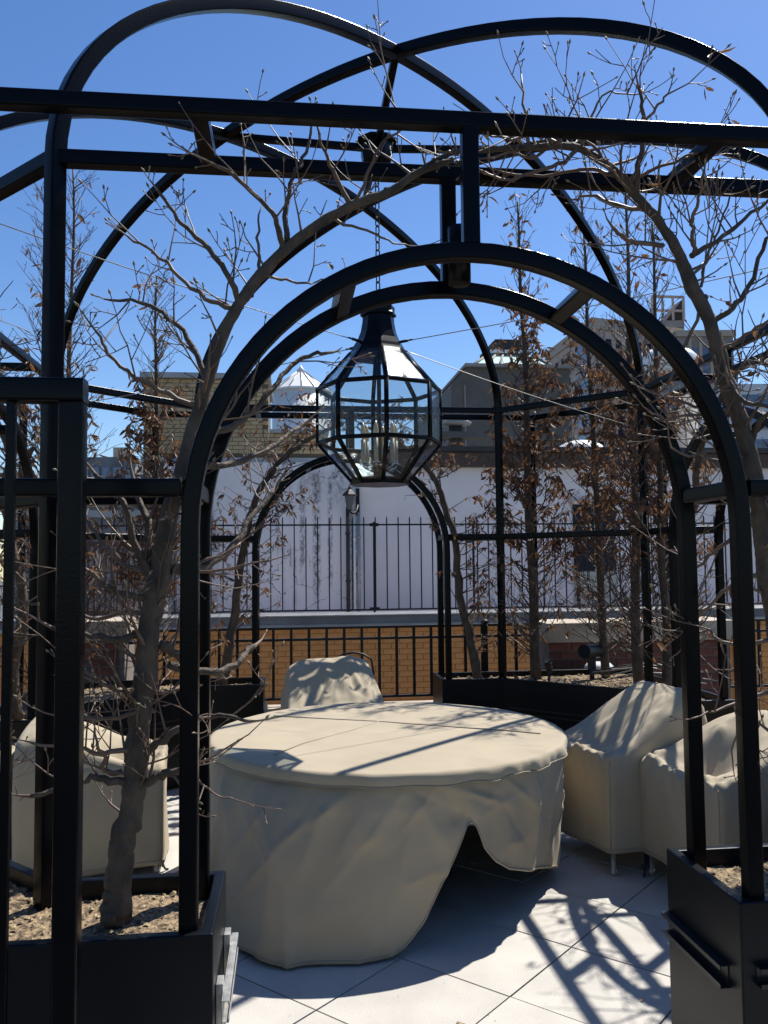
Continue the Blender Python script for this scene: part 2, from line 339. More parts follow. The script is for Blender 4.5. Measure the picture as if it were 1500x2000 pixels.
hub = MB(); hub.lathe([(.095, -.02), (.115, 0), (.115, .012), (.098, .03), (.098, .10), (.082, .135), (.03, .14), (.03, .16)][::-1] if False else
                      [(.012, -.03), (.085, -.025), (.095, .03), (.095, .075), (.120, .085), (.120, .10), (.06, .13), (.02, .135)], 8, (0, 0, 3.945), R(22.5), False)
hub.build('hub', STM, pav)

# ------------------------------------------------------------------ planters
def offset_poly(poly, d):                                   # inward offset of a counter-clockwise polygon
    n = len(poly); out = []
    for i in range(n):
        p0, p1, p2 = [Vector((*poly[(i+k-1) % n], 0)) for k in range(3)]
        e0 = (p1-p0).normalized(); e1 = (p2-p1).normalized(); n0 = Vector((-e0.y, e0.x, 0)); n1 = Vector((-e1.y, e1.x, 0))
        b = (n0+n1).normalized(); out.append(tuple((p1+b*(d/max(.3, b.dot(n0))))[:2]))
    return out
YO, YI, PW = AO+.048, A_-.076, .697; CI = C_-.076*math.tan(R(22.5))+.02
base_poly = [(PW, -YO), (YO, -YO), (YO, -PW), (YI, -PW), (YI, -CI), (CI, -YI), (PW, -YI)]
def inside(p, poly):
    c = False; n = len(poly)
    for i in range(n):
        x0, y0 = poly[i]; x1, y1 = poly[(i+1) % n]
        if (y0 > p[1]) != (y1 > p[1]) and p[0] < (x1-x0)*(p[1]-y0)/(y1-y0)+x0: c = not c
    return c
PLL = {0: 'black steel planter at the near right with its end face and slanting channel in view', 1: 'black steel planter at the far right holding trees and a spotlight',
       2: 'black steel planter at the far left behind the covered chairs', 3: 'black steel planter at the near left with a pale metal bracket on its end'}
def chan(mb, p0, p1, out, h=.052, dpt=.026, th=.003):       # C channel along p0-p1, open towards 'out'
    p0, p1, out = Vector(p0), Vector(p1), Vector(out); U = Vector((0, 0, 1))
    def strip(a, b, o_, z0, z1, o2):
        q = [p0+o_*out+U*z0, p1+o_*out+U*z0, p1+o2*out+U*z0, p0+o2*out+U*z0]; t = [v+U*(z1-z0) for v in q]
        mb.add(q+t, [(3, 2, 1, 0), (4, 5, 6, 7), (0, 1, 5, 4), (1, 2, 6, 5), (2, 3, 7, 6), (3, 0, 4, 7)])
    strip(0, 0, 0, 0, h, th); strip(0, 0, th, 0, th, dpt); strip(0, 0, th, h-th, h, dpt)
    strip(0, 0, dpt-th, th, th+.009, dpt); strip(0, 0, dpt-th, h-th-.009, h-th, dpt)
PLANT = {}
for q in range(4):
    poly = [tuple(rotq((x, y, 0), q)[:2]) for x, y in base_poly]
    cen = rotq((1.9, -1.9, 0), q)
    P = empty('planter', cen, label=PLL[q], cat='planter', group='planters at the pavilion corners'); PLANT[q] = P
    inner = offset_poly(poly, .034); n = len(poly); mb = MB()
    zt, z0, zr = HP, .02, HP-.10
    V = [(x, y, z0) for x, y in poly]+[(x, y, zt) for x, y in poly]+[(x, y, zt) for x, y in inner]+[(x, y, zr) for x, y in inner]
    F = []
    for i in range(n):
        j = (i+1) % n
        for l in range(3): F.append((l*n+i, l*n+j, (l+1)*n+j, (l+1)*n+i))
    F.append(tuple(range(n))[::-1])
    mb.add(V, F); mb.build('planter_box', M['planter'], P, bevel=.006)
    # soil
    sp = offset_poly(poly, .036); xs = [p[0] for p in sp]; ys = [p[1] for p in sp]
    st = .022 if q in (0, 3) else .035; mb = MB(); idx = {}; rng = random.Random(q)
    def hz(x, y): return SOIL+.014*noise.noise(Vector((x*7, y*7, q)))+.012*noise.noise(Vector((x*26, y*26, q)))+.006*noise.noise(Vector((x*70, y*70, q)))
    nx = int((max(xs)-min(xs))/st)+1; ny = int((max(ys)-min(ys))/st)+1
    def vid(i, j):
        if (i, j) not in idx:
            x, y = min(xs)+i*st, min(ys)+j*st; idx[(i, j)] = len(mb.v); mb.v.append((x, y, hz(x, y)))
        return idx[(i, j)]
    big = offset_poly(poly, .02)
    for i in range(nx):
        for j in range(ny):
            if inside((min(xs)+(i+.5)*st, min(ys)+(j+.5)*st), big): mb.f.append((vid(i, j), vid(i+1, j), vid(i+1, j+1), vid(i, j+1))); mb.sm.append(True)
    mb.build('soil', M['soil'], P, kind='stuff')
    mb = MB(); cnt = 5200 if q in (0, 3) else 1800
    for _ in range(cnt):
        x, y = rng.uniform(min(xs), max(xs)), rng.uniform(min(ys), max(ys))
        if not inside((x, y), sp): continue
        r_ = rng.uniform(.003, .008)*(2.0 if rng.random() < .03 else 1)*(1 if q in (0, 3) else 1.5); a = rng.uniform(0, 6.28); el = rng.uniform(.5, 1.6)
        c = Vector((x, y, hz(x, y)+r_*.3)); ux = Vector((math.cos(a), math.sin(a), rng.uniform(-.4, .4)))*r_*el; uy = Vector((-math.sin(a), math.cos(a), rng.uniform(-.4, .4)))*r_
        uz = Vector((0, 0, r_*.7))
        mb.add([c+ux, c+uy, c-ux, c-uy, c+uz], [(0, 1, 4), (1, 2, 4), (2, 3, 4), (3, 0, 4)])
    mb.build('soil_grit', M['chip'], P, kind='stuff')
    # channels on the chamfered inner face, the outer face and the doorway ends
    rq = lambda p: rotq(p, q)
    mb = MB(); e0, e1 = rq((CI+.05, -YI+.02, .46)), rq((YI-.02, -CI-.05, .46)); outd = rq((-1, 1, 0)).normalized()
    chan(mb, e0, e1, outd); mb.build('mounting_channel', M['channel'], P)
    mb = MB(); chan(mb, rq((PW+.04, -YO, .515)), rq((YO-.1, -YO, .515)), rq((0, -1, 0))); mb.build('mounting_channel', M['channel'], P)
    if q != 3:
        mb = MB(); chan(mb, rq((PW, -YO+.07, .475)), rq((PW, -YI-.01, .475)), rq((-1, 0, 0)), h=.062); mb.build('mounting_channel', M['channel'], P)
# pale clip bracket on the end of the near left planter
P = PLANT[3]; mb = MB(); X = -PW
chan(mb, (X+.018, -2.40, .50), (X+.018, -2.0, .50), (1, 0, 0), h=.055, dpt=.02); mb.box((X+.010, -2.33, .52), (.018, .05, .11)); mb.box((X+.010, -2.06, .53), (.018, .05, .11))
mb.build('mounting_bracket', M['zinc'], P, bevel=.0015, label='pale galvanised mounting bracket')

# ------------------------------------------------------------------ trellis gate at the near left
gt = empty('trellis_gate', (-1.15, -2.75, 0), label='tall black steel gate frame with thin upright bars before the near left planter', cat='gate')
gy = -2.75; gx1 = -.972; gx0 = -2.35; gz = 2.035
for x in (gx1, gx0): MB().sqbar([(x, gy, .03), (x, gy, gz-.03)], (0, 1, 0), .052, .052).build('gate_post', STM, gt, wn=True)
MB().sqbar([(gx0-.026, gy, gz), (gx1+.026, gy, gz)], (0, 1, 0), .052, .052).build('top_rail', STM, gt, wn=True)
MB().sqbar([(gx0+.028, gy, .12), (gx1-.028, gy, .12)], (0, 1, 0), .045, .045).build('bottom_rail', STM, gt, wn=True)
x = -1.10
while x > gx0+.1:
    MB().sqbar([(x, gy, .14), (x, gy, gz-.027)], (0, 1, 0), .019, .019, rad=.002).build('upright_bar', STM, gt, wn=True); x -= .128

# ------------------------------------------------------------------ lantern
lan = empty('hanging_lantern', (0, 0, 2.09), label='big eight sided black and glass lantern hanging on a chain from the dome', cat='lantern')
def ring8(r, z): return [Vector((r*math.sin(R(45*k)), -r*math.cos(R(45*k)), z)) for k in range(8)]
RG = [ring8(.158, 2.825), ring8(.345, 2.615), ring8(.345, 2.315), ring8(.160, 2.105)]
for l in range(3):
    for k in range(8):
        a, b, c, d = RG[l][k], RG[l][(k+1) % 8], RG[l+1][(k+1) % 8], RG[l+1][k]
        mb = MB(); mb.slab([d, c, b, a], ((b-a).cross(d-a)).normalized()*-.004); mb.build('glass_pane', M['pane'], lan)
        mb = MB(); mid = (a+d)/2; out = Vector((mid.x, mid.y, 0)).normalized()
        mb.sqbar([a, d], out.cross((d-a)).normalized(), .016, .024, rad=.003); mb.build('frame_bar', STM, lan)
for z, r in ((2.615, .345), (2.315, .345)):
    mb = MB(); mb.sqbar(ring8(r, z), (0, 0, 1), .018, .022, rad=.003, closed=True); mb.build('frame_ring', STM, lan)
mb = MB(); mb.lathe([(.135, 2.085), (.165, 2.085), (.168, 2.12), (.150, 2.122), (.135, 2.118)], 8, (0, 0, 0), R(-90)); mb.sm = [False]*len(mb.f); mb.build('bottom_ring', STM, lan)
mb = MB(); mb.lathe([(.02, 2.79), (.165, 2.80), (.172, 2.815), (.16, 2.83), (.150, 2.845), (.140, 2.865), (.118, 2.90), (.100, 2.945), (.090, 3.0), (.088, 3.03), (.102, 3.035), (.102, 3.045), (.092, 3.055), (.094, 3.085), (.070, 3.095), (.02, 3.097)], 8, (0, 0, 0), R(-90), False)
mb.build('neck_cap', STM, lan)
mb = MB(); mb.tube([(0, 0, 2.12), (0, 0, 2.80)], .012, 8); mb.lathe([(.03, 2.17), (.05, 2.18), (.03, 2.20)], 10); mb.build('centre_stem', M['iron'], lan)
for k in range(6):
    a = R(60*k+12); c = Vector((.095*math.cos(a), .095*math.sin(a), 0))
    mb = MB(); mb.tube([c+Vector((0, 0, 2.205)), c+Vector((0, 0, 2.335))], .0125, 8); cd = mb.build('candle_tube', M['candle'], lan)
    mb = MB(); mb.lathe([(.004, 2.335), (.011, 2.345), (.0155, 2.375), (.011, 2.405), (.003, 2.43)], 8, c); mb.build('bulb', M['bulb'], cd)
    mb = MB(); mb.tube([Vector((0, 0, 2.18)), c*.6+Vector((0, 0, 2.165)), c+Vector((0, 0, 2.185)), c+Vector((0, 0, 2.205))], .005, 6); mb.lathe([(.006, 2.197), (.022, 2.200), (.024, 2.207), (.012, 2.209)], 10, c); mb.build('candle_arm', M['chrome'], lan)
lk = MB()
def linkpts(n=14): return [Vector((.013*math.cos(2*math.pi*k/n), 0, (.013*math.sin(2*math.pi*k/n))+(.014 if math.sin(2*math.pi*k/n+1e-6) > 0 else -.014))) for k in range(n)]
lp = linkpts(); lk.tube(lp+[lp[0], lp[1]], .0037, 6, cap=False); link_me = lk.mesh('chain_link', M['iron'])
z = 3.115; k = 0
while z < 3.93: link('chain_link', link_me, lan, Matrix.Translation((0, 0, z)) @ Matrix.Rotation(R(90*(k % 2)+35), 4, 'Z')); z += .0462; k += 1
WL = [('front left', (-A_, -C_, 3.157)), ('front right', (A_, -C_, 3.051)), ('far right', (A_, C_, 2.608)), ('far left', (-A_, C_, 2.72))]
for nm, e in WL:
    e = Vector(e); s = Vector((e.x, e.y, 0)).normalized()*.135+Vector((0, 0, 2.875)); w_ = empty('guy_wire', s, label='thin steel guy wire running from the lantern neck to the %s pavilion post' % nm, cat='wire', group='guy wires steadying the lantern')
    mb = MB(); n = 16; mb.tube([s.lerp(e, i/n)-Vector((0, 0, .02*math.sin(math.pi*i/n))) for i in range(n+1)], .0028, 5); mb.build('wire_rope', M['cable'], w_)
    mb = MB(); d = (e-s).normalized(); mb.tube([s-d*.012, s+d*.045], .008, 6); mb.tube([s+d*.05, s+d*.07], .005, 6); mb.build('wire_clamp', M['iron'], w_)

# downlight between the front arch frames
dl = empty('downlight', (0, -2.2, 2.48), label='black cylinder downlight fixed between the two front arches at their crown', cat='spotlight')
mb = MB(); mb.lathe([(.028, 2.487), (.0335, 2.483), (.0335, 2.655), (.025, 2.66)], 24, (.004, -2.2, 0)); mb.build('housing', M['steel'], dl)
mb = MB(); mb.lathe([(.001, 2.496), (.027, 2.4875)], 24, (.004, -2.2, 0)); mb.build('lens', mat('lens_glass', (.16, .10, .06), .3), dl)

# spotlights in the planters
def bullet(loc, aim, label, size=1.0):
    loc = Vector(loc); e = empty('garden_spotlight', loc, label=label, cat='spotlight'); aim = Vector(aim).normalized()
    mb = MB(); mb.tube([loc+Vector((0, 0, -.05)), loc+Vector((0, 0, .10*size))], .018*size, 8); mb.box(loc+Vector((0, 0, .11*size)), (.05*size, .03*size, .09*size)); mb.build('bracket', M['blackplastic'], e)
    c = loc+Vector((0, 0, .19*size)); h = MB(); p0, p1 = c-aim*.085*size, c+aim*.085*size
    h.tube([p0, p0+aim*.01, p1-aim*.012, p1], [.038*size, .046*size, .050*size, .052*size], 20); hd = h.build('lamp_head', M['blackplastic'], e)
    l = MB(); l.tube([p1+aim*.001, p1+aim*.003], .044*size, 20); l.build('lens', M['winglass'], hd)
bullet((1.98, 2.15, SOIL), (-.8, -.55, .04), 'large black spotlight on a stem in the far right planter', 1.2)
bullet((1.60, 2.10, SOIL), (-.25, -.5, .75), 'small upturned spotlight at the foot of a trunk in the far right planter', .62)
bullet((-1.95, 1.45, SOIL), (.75, -.6, .04), 'large black spotlight in the far left planter half hidden by the near trunk', 1.2)

# ------------------------------------------------------------------ trees
class Tree:
    def __init__(s, rng, leafp=0, leafsize=.05, budp=.5, tn=4, up=.25):
        s.w = MB(); s.t = MB(); s.b = MB(); s.l = MB(); s.rng = rng; s.leafp = leafp; s.ls = leafsize; s.budp = budp; s.tn = tn; s.up = up; s.gz = .02; s.rmin = .0013
    def bud(s, p, d, r=.006):
        d = d.normalized(); s.b.tube([p, p+d*r*1.2, p+d*r*3.2], [r*.45, r*.85, r*.1], 5, cap=False)
    def leaf(s, p):
        g = s.rng; L = s.ls*g.uniform(.55, 1.2); a = g.uniform(0, 6.283); dn = Vector((math.cos(a)*.7, math.sin(a)*.7, -g.uniform(.1, 1.3))).normalized()
        sd_ = dn.orthogonal().normalized(); sd_.rotate(Matrix.Rotation(g.uniform(0, 6.28), 3, dn)); nn = dn.cross(sd_); w = L*g.uniform(.10, .2); cu = g.uniform(-.35, .35); fo = g.uniform(.2, .9)
        c = p+dn*.008; P = []
        for f, ww in ((0, .08), (.3, .9), (.65, .85), (1, .03)):
            q = c+dn*L*f+nn*(L*cu*f*f); P += [q+sd_*w*ww+nn*w*ww*fo, q, q-sd_*w*ww+nn*w*ww*fo]
        F = []
        for k in range(3):
            b_ = k*3; F += [(b_, b_+1, b_+4, b_+3), (b_+1, b_+2, b_+5, b_+4)]
        s.l.add(P, F)
    def grow(s, p, d, L, r, lev, seg=.055, kids=(.75, .5), wig=.22, spread=(35, 65), shrink=(.28, .6)):
        g = s.rng; n = max(3, int(L/seg)); pts = [p.copy()]; d = d.normalized(); ds = []
        for i in range(n):
            d = (d+Vector((g.gauss(0, wig), g.gauss(0, wig), g.gauss(0, wig)))*.6+Vector((0, 0, s.up*.35))).normalized(); ds.append(d.copy()); pts.append(pts[-1]+d*(L/n))
        rad = [max(s.rmin, r*(1-.72*i/n)) for i in range(n+1)]
        (s.w if r > .011 else s.t).tube(pts, rad, 6 if r > .011 else s.tn, cap=False)
        side = g.choice((-1, 1))
        for i in range(1, n):
            if lev > 0 and g.random() < kids[0]:
                ax = ds[i].orthogonal().normalized(); ax.rotate(Matrix.Rotation(g.uniform(0, 6.28), 3, ds[i])); nd = ds[i].copy(); nd.rotate(Matrix.Rotation(R(g.uniform(*spread)), 3, ax))
                s.grow(pts[i], nd, L*g.uniform(*shrink)*(1-.35*i/n), max(.0018, rad[i]*.62), lev-1, seg*.85, kids, wig, spread, shrink)
            if lev == 0 and g.random() < s.budp*.35: s.bud(pts[i], ds[i]+Vector((g.gauss(0, .4), g.gauss(0, .4), .3)), .0022)
            if s.leafp and lev <= 1 and g.random() < s.leafp: s.leaf(pts[i])
        if g.random() < s.budp: s.bud(pts[-1], d, .0034 if lev == 0 else .0048)
        if s.leafp and g.random() < s.leafp*1.5:
            for _ in range(g.randint(1, 3)): s.leaf(pts[-1])
        return pts, ds
    def limb(s, pts, r0, r1, n=7, jit=.003, sub=4, kids=True, twigL=(.12, .34), lev=2):
        # smooth, slightly knotty limb through given points, then side shoots along it
        g = s.rng; pts = [Vector(p) for p in pts]; P = []
        ext = [pts[0]*2-pts[1]]+pts+[pts[-1]*2-pts[-2]]
        for i in range(1, len(ext)-2):
            a, b, c, d = ext[i-1:i+3]
            for k in range(sub):
                t = k/sub; P.append(.5*((2*b)+(c-a)*t+(2*a-5*b+4*c-d)*t*t+(3*b-a-3*c+d)*t**3)+Vector((g.gauss(0, jit), g.gauss(0, jit), g.gauss(0, jit))))
        P.append(pts[-1]); m = len(P)-1; rad = [r0+(r1-r0)*i/m for i in range(m+1)]
        rr = [x*(1+g.uniform(-.06, .09)) for x in rad]
        (s.w if r0 > .008 else s.t).tube(P, rr, n)
        if kids:
            step = max(1, int(.06/max(.01, (P[-1]-P[0]).length/m)))
            for i in range(1, m, 1):
                if g.random() < kids*.5:
                    t = (P[i+1]-P[i-1]).normalized(); ax = t.orthogonal().normalized(); ax.rotate(Matrix.Rotation(g.uniform(0, 6.28), 3, t)); nd = t.copy(); nd.rotate(Matrix.Rotation(R(g.uniform(40, 85)), 3, ax)); nd.z += .25
                    s.grow(P[i]+nd.normalized()*rad[i]*.4, nd, g.uniform(*twigL), max(.0028, min(.008, rad[i]*.4)), lev)
            s.grow(P[-1], P[-1]-P[-2], g.uniform(.04, .13), max(.002, r1*.9), 1)
        return P
    def finish(s, e, tw='twig'):
        if s.w.v: s.w.build('trunk', M['bark'], e)
        if s.t.v: s.t.build('twigs', M[tw], e, kind='stuff')
        if s.b.v: s.b.build('buds', M['bud'], e, kind='stuff')
        if s.l.v: s.l.build('dry_leaves', M['leaf'], e, kind='stuff')
FY = -2.2
def px(*uv, y=FY, dy=0):                                     # pixels of the photograph to points in the plane between the two front frames
    n = len(uv); return [aty(u, v, y+dy*(i/(max(1, n-1)))) for i, (u, v) in enumerate(uv)]
def knobbly(t, P_, rr):                                      # a trunk with swellings, old pruning collars and a wandering axis
    g = t.rng; P2 = []; R2 = []; n = len(P_)
    for i in range(n-1):
        for k in range(3):
            f = k/3; p = P_[i].lerp(P_[i+1], f); q = (i+f)*.55; r_ = rr[i]*(1-f)+rr[i+1]*f
            P2.append(p+Vector((noise.noise(Vector((q, 1, 3))), .6*noise.noise(Vector((q, 5, 3))), noise.noise(Vector((q, 9, 3)))))*r_*.20); R2.append(r_*(1+.10*noise.noise(Vector((q*1.3, 2, 8)))+.04*noise.noise(Vector((q*5, 2, 8)))))
    P2.append(P_[-1]); R2.append(rr[-1]); b = len(t.w.v); t.w.tube(P2, R2, 18)
    for i in range(len(P2)):
        for k in range(18):
            j = b+i*18+k; v = Vector(t.w.v[j]); d = v-P2[i]; w_ = .11*noise.noise(Vector((v.x*26, v.y*26, v.z*9)))+.05*noise.noise(v*80); t.w.v[j] = tuple(P2[i]+d*(1+w_))
    for i in range(4, len(P2)-3, 5):
        if g.random() < .55:
            tt = (P2[i+1]-P2[i-1]).normalized(); ax = tt.orthogonal().normalized(); ax.rotate(Matrix.Rotation(g.uniform(0, 6.28), 3, tt)); c = P2[i]+ax*R2[i]*.75; s_ = R2[i]*g.uniform(.35, .6)
            t.w.tube([c-ax*s_*.3, c+ax*s_*.35, c+(ax+Vector((0, 0, .3)))*s_*.8, c+(ax+Vector((0, 0, .3)))*s_*.95], [s_*1.15, s_*.95, s_*.7, s_*.3], 9)
# --- trunk trained over the near arch, left side
e = empty('trained_tree', aty(228, 1765, FY), label='bare grey trunk rising from the near left planter and bent over the front arch', cat='tree', group='trees trained over the arches')
t = Tree(random.Random(11), leafp=.006, leafsize=.045, budp=.75, tn=5, up=.35)
main = px((228, 1790), (230, 1740), (238, 1650), (258, 1580), (265, 1500), (270, 1420), (283, 1330), (292, 1230), (308, 1140), (330, 1010), (352, 930), (388, 800), (430, 665), (470, 590), (520, 525), (590, 460), (680, 405), (760, 375), (820, 335), (885, 312))
rad = [.044, .037, .033, .031, .031, .030, .031, .029, .031, .024, .021, .0185, .018, .0165, .017, .0145, .014, .0125, .011, .008]
g_ = random.Random(3)
pp_, rr_ = [], []
for i in range(len(main)-1):
    a, b, c, d = main[max(0, i-1)], main[i], main[i+1], main[min(len(main)-1, i+2)]
    for k in range(5):
        u_ = k/5; pp_.append(.5*((2*b)+(c-a)*u_+(2*a-5*b+4*c-d)*u_*u_+(3*b-a-3*c+d)*u_**3)); rr_.append((rad[i]*(1-u_)+rad[i+1]*u_)*(1+g_.uniform(-.03, .05)))
knobbly(t, pp_+[main[-1]], rr_+[rad[-1]])
LIMBS = [  # (pixels, r0, r1, depth change)
 ([(305, 1140), (285, 1105), (262, 1060), (247, 1000), (215, 950), (185, 925)], .013, .006, -.05),
 ([(310, 1150), (292, 1120), (288, 1080), (290, 1030), (275, 990), (262, 940)], .016, .008, .1),
 ([(305, 1125), (240, 1100), (205, 1065), (178, 1030)], .008, .004, .12),
 ([(305, 1170), (240, 1160), (200, 1140), (172, 1115)], .011, .006, -.12),
 ([(285, 1235), (230, 1248), (178, 1240), (100, 1225)], .011, .006, -.1),
 ([(312, 1258), (345, 1280), (372, 1312)], .014, .008, .1),
 ([(262, 1532), (225, 1525), (190, 1518), (150, 1530), (60, 1555)], .013, .006, -.08),
 ([(275, 1535), (305, 1520), (330, 1508), (362, 1502)], .013, .010, -.06),
 ([(362, 1502), (385, 1518), (415, 1548), (460, 1562)], .004, .002, -.02),
 ([(275, 1480), (310, 1450), (350, 1425), (405, 1398), (440, 1400), (490, 1408)], .013, .004, -.1),
 ([(240, 1510), (205, 1508), (203, 1480), (190, 1450)], .008, .004, -.1),
 ([(300, 1390), (262, 1370), (235, 1330), (208, 1290)], .006, .003, -.06),
 ([(255, 1365), (225, 1345), (180, 1330)], .005, .003, -.12),
 ([(470, 592), (455, 555), (420, 500), (372, 452), (340, 415), (308, 372)], .010, .004, -.15),
 ([(455, 600), (400, 580), (350, 540), (300, 492), (250, 462)], .008, .0035, .15),
 ([(405, 745), (368, 660), (318, 612), (268, 590), (215, 586)], .009, .004, .1),
 ([(392, 800), (330, 770), (265, 735), (215, 690), (190, 650)], .008, .004, -.1),
 ([(550, 492), (545, 445), (520, 405), (460, 345), (400, 312)], .010, .004, -.15),
 ([(560, 470), (557, 410), (575, 345), (598, 295), (612, 225)], .009, .0035, .1),
 ([(680, 402), (655, 345), (635, 300), (618, 240)], .008, .003, -.1),
 ([(505, 530), (505, 480), (505, 420)], .006, .003, .1),
 ([(700, 395), (720, 330), (745, 280), (790, 240), (762, 195)], .005, .0025, -.1),
 ([(640, 425), (700, 445), (760, 470), (800, 480)], .005, .002, .12),
 ([(520, 540), (560, 548), (600, 552), (640, 545)], .005, .002, .1),
 ([(378, 842), (440, 838), (485, 812), (530, 760), (570, 715), (610, 693), (650, 688)], .012, .005, .30),
 ([(365, 908), (450, 908), (500, 888), (540, 868), (585, 835)], .011, .006, .35),
 ([(330, 1112), (400, 1108), (455, 1065), (490, 1010), (540, 950)], .014, .007, .35),
 ([(330, 1300), (400, 1312), (450, 1305), (480, 1275), (497, 1262)], .012, .008, .2),
 ([(320, 1130), (360, 1115), (425, 1085), (470, 1060)], .007, .003, .1),
 ([(318, 1095), (350, 1050), (365, 1020), (362, 985)], .005, .003, -.15),
 ([(285, 1380), (240, 1400), (190, 1405), (120, 1400)], .007, .003, -.15),
 ([(270, 1460), (200, 1470), (130, 1460), (60, 1450)], .008, .003, -.2),
 ([(300, 1200), (240, 1195), (190, 1210), (130, 1190), (60, 1180)], .008, .004, .25)]
for uv, r0_, r1_, dy in LIMBS: t.limb(px(*uv, dy=dy), r0_, r1_, kids=.36 if r0_ > .0045 else .22)
for i in range(14, len(pp_)):                                # short spurs along the arch
    if t.rng.random() < .5:
        d_ = Vector((t.rng.gauss(0, .8), t.rng.gauss(0, .7), t.rng.uniform(-.2, 1.2))); t.grow(pp_[i]+d_.normalized()*rr_[i]*.7, d_, t.rng.uniform(.06, .3), t.rng.uniform(.003, .006), t.rng.choice((1, 1, 2)))
t.finish(e)
# --- trunk trained over the near arch, right side
e = empty('trained_tree', (1.0, FY, SOIL), label='bare brown trunk leaning over the front arch from the near right planter', cat='tree', group='trees trained over the arches')
t = Tree(random.Random(23), leafp=.008, leafsize=.05, budp=.8, tn=5, up=.35)
main = [Vector((1.02, FY, SOIL-.03)), Vector((1.0, FY, .95)), Vector((.99, FY, 1.3))]+px((1500, 1128), (1483, 1010), (1472, 930), (1445, 820), (1415, 735), (1390, 640), (1350, 555), (1325, 495), (1285, 430), (1240, 380), (1205, 338), (1160, 305), (1115, 286), (1030, 288), (950, 292), (880, 300), (810, 335))
rad = [.040, .033, .031, .029, .027, .0255, .025, .0225, .020, .0215, .0165, .0145, .0135, .013, .0115, .011, .010, .009, .007, .004]
pp_, rr_ = [], []
for i in range(len(main)-1):
    a, b, c, d = main[max(0, i-1)], main[i], main[i+1], main[min(len(main)-1, i+2)]
    for k in range(5):
        u_ = k/5; pp_.append(.5*((2*b)+(c-a)*u_+(2*a-5*b+4*c-d)*u_*u_+(3*b-a-3*c+d)*u_**3)); rr_.append((rad[i]*(1-u_)+rad[i+1]*u_)*(1+g_.uniform(-.03, .05)))
knobbly(t, pp_+[main[-1]], rr_+[rad[-1]])
LIMBS = [
 ([(1352, 500), (1400, 470), (1440, 440), (1500, 390), (1560, 330)], .009, .004, .12),
 ([(1352, 500), (1352, 455), (1356, 420), (1365, 385), (1372, 345)], .007, .004, -.1),
 ([(1368, 560), (1380, 500), (1402, 450), (1425, 385)], .005, .003, .1),
 ([(1390, 635), (1430, 600), (1462, 560), (1490, 490), (1503, 450)], .010, .005, -.1),
 ([(1300, 478), (1250, 476), (1222, 465), (1198, 446)], .008, .005, -.15),
 ([(1265, 412), (1205, 402), (1155, 382), (1118, 390)], .008, .003, .1),
 ([(1240, 385), (1252, 300), (1256, 225), (1246, 168)], .010, .004, -.12),
 ([(1256, 235), (1285, 205), (1306, 180)], .005, .003, 0),
 ([(1135, 290), (1150, 245), (1178, 188), (1242, 185)], .005, .002, -.1),
 ([(1030, 288), (1026, 220), (1018, 145)], .006, .003, .1),
 ([(1230, 350), (1280, 330), (1330, 310), (1385, 290)], .006, .003, -.1),
 ([(1395, 690), (1440, 665), (1475, 640), (1510, 620)], .007, .003, -.15),
 ([(1400, 700), (1440, 770), (1480, 790), (1540, 800)], .009, .004, -.2),
 ([(1470, 860), (1485, 825), (1530, 790)], .010, .006, -.1),
 ([(1368, 600), (1330, 690), (1290, 770), (1250, 790)], .006, .003, .15),
 ([(1430, 800), (1390, 800), (1330, 785), (1270, 765)], .006, .003, -.2),
 ([(1432, 830), (1370, 810), (1300, 815), (1265, 800)], .005, .003, -.25),
 ([(1455, 890), (1400, 880), (1350, 890), (1310, 870)], .005, .003, -.2),
 ([(1465, 960), (1420, 905), (1380, 860)], .004, .002, -.2),
 ([(1480, 1010), (1430, 1050), (1385, 1090), (1350, 1120)], .008, .004, .25),
 ([(1490, 1120), (1430, 1140), (1390, 1180), (1360, 1210)], .008, .004, .3),
 ([(1500, 1250), (1430, 1260), (1370, 1230), (1330, 1270)], .007, .003, .2),
 ([(1510, 1350), (1440, 1370), (1395, 1390), (1345, 1405)], .006, .002, -.1),
 ([(1500, 1430), (1460, 1400), (1430, 1450), (1432, 1500)], .005, .002, .1),
 ([(1200, 340), (1140, 330), (1060, 345), (960, 330)], .007, .003, .1),
 ([(1100, 285), (1050, 265), (1000, 270), (950, 262)], .006, .003, -.08),
 ([(1130, 290), (1090, 320), (1030, 340), (980, 350), (930, 330)], .007, .003, -.1),
 ([(1070, 286), (1040, 310), (1000, 300), (940, 310)], .006, .003, .1),
 ([(1180, 320), (1140, 260), (1110, 240)], .005, .003, -.1)]
for uv, r0_, r1_, dy in LIMBS: t.limb(px(*uv, dy=dy), r0_, r1_, kids=.36 if r0_ > .0045 else .22)
for i in range(8, len(pp_)):
    if t.rng.random() < .55:
        d_ = Vector((t.rng.gauss(0, .8), t.rng.gauss(0, .7), t.rng.uniform(-.3, 1.1))); t.grow(pp_[i]+d_.normalized()*rr_[i]*.7, d_, t.rng.uniform(.06, .28), t.rng.uniform(.003, .006), t.rng.choice((1, 1, 2)))
t.finish(e)
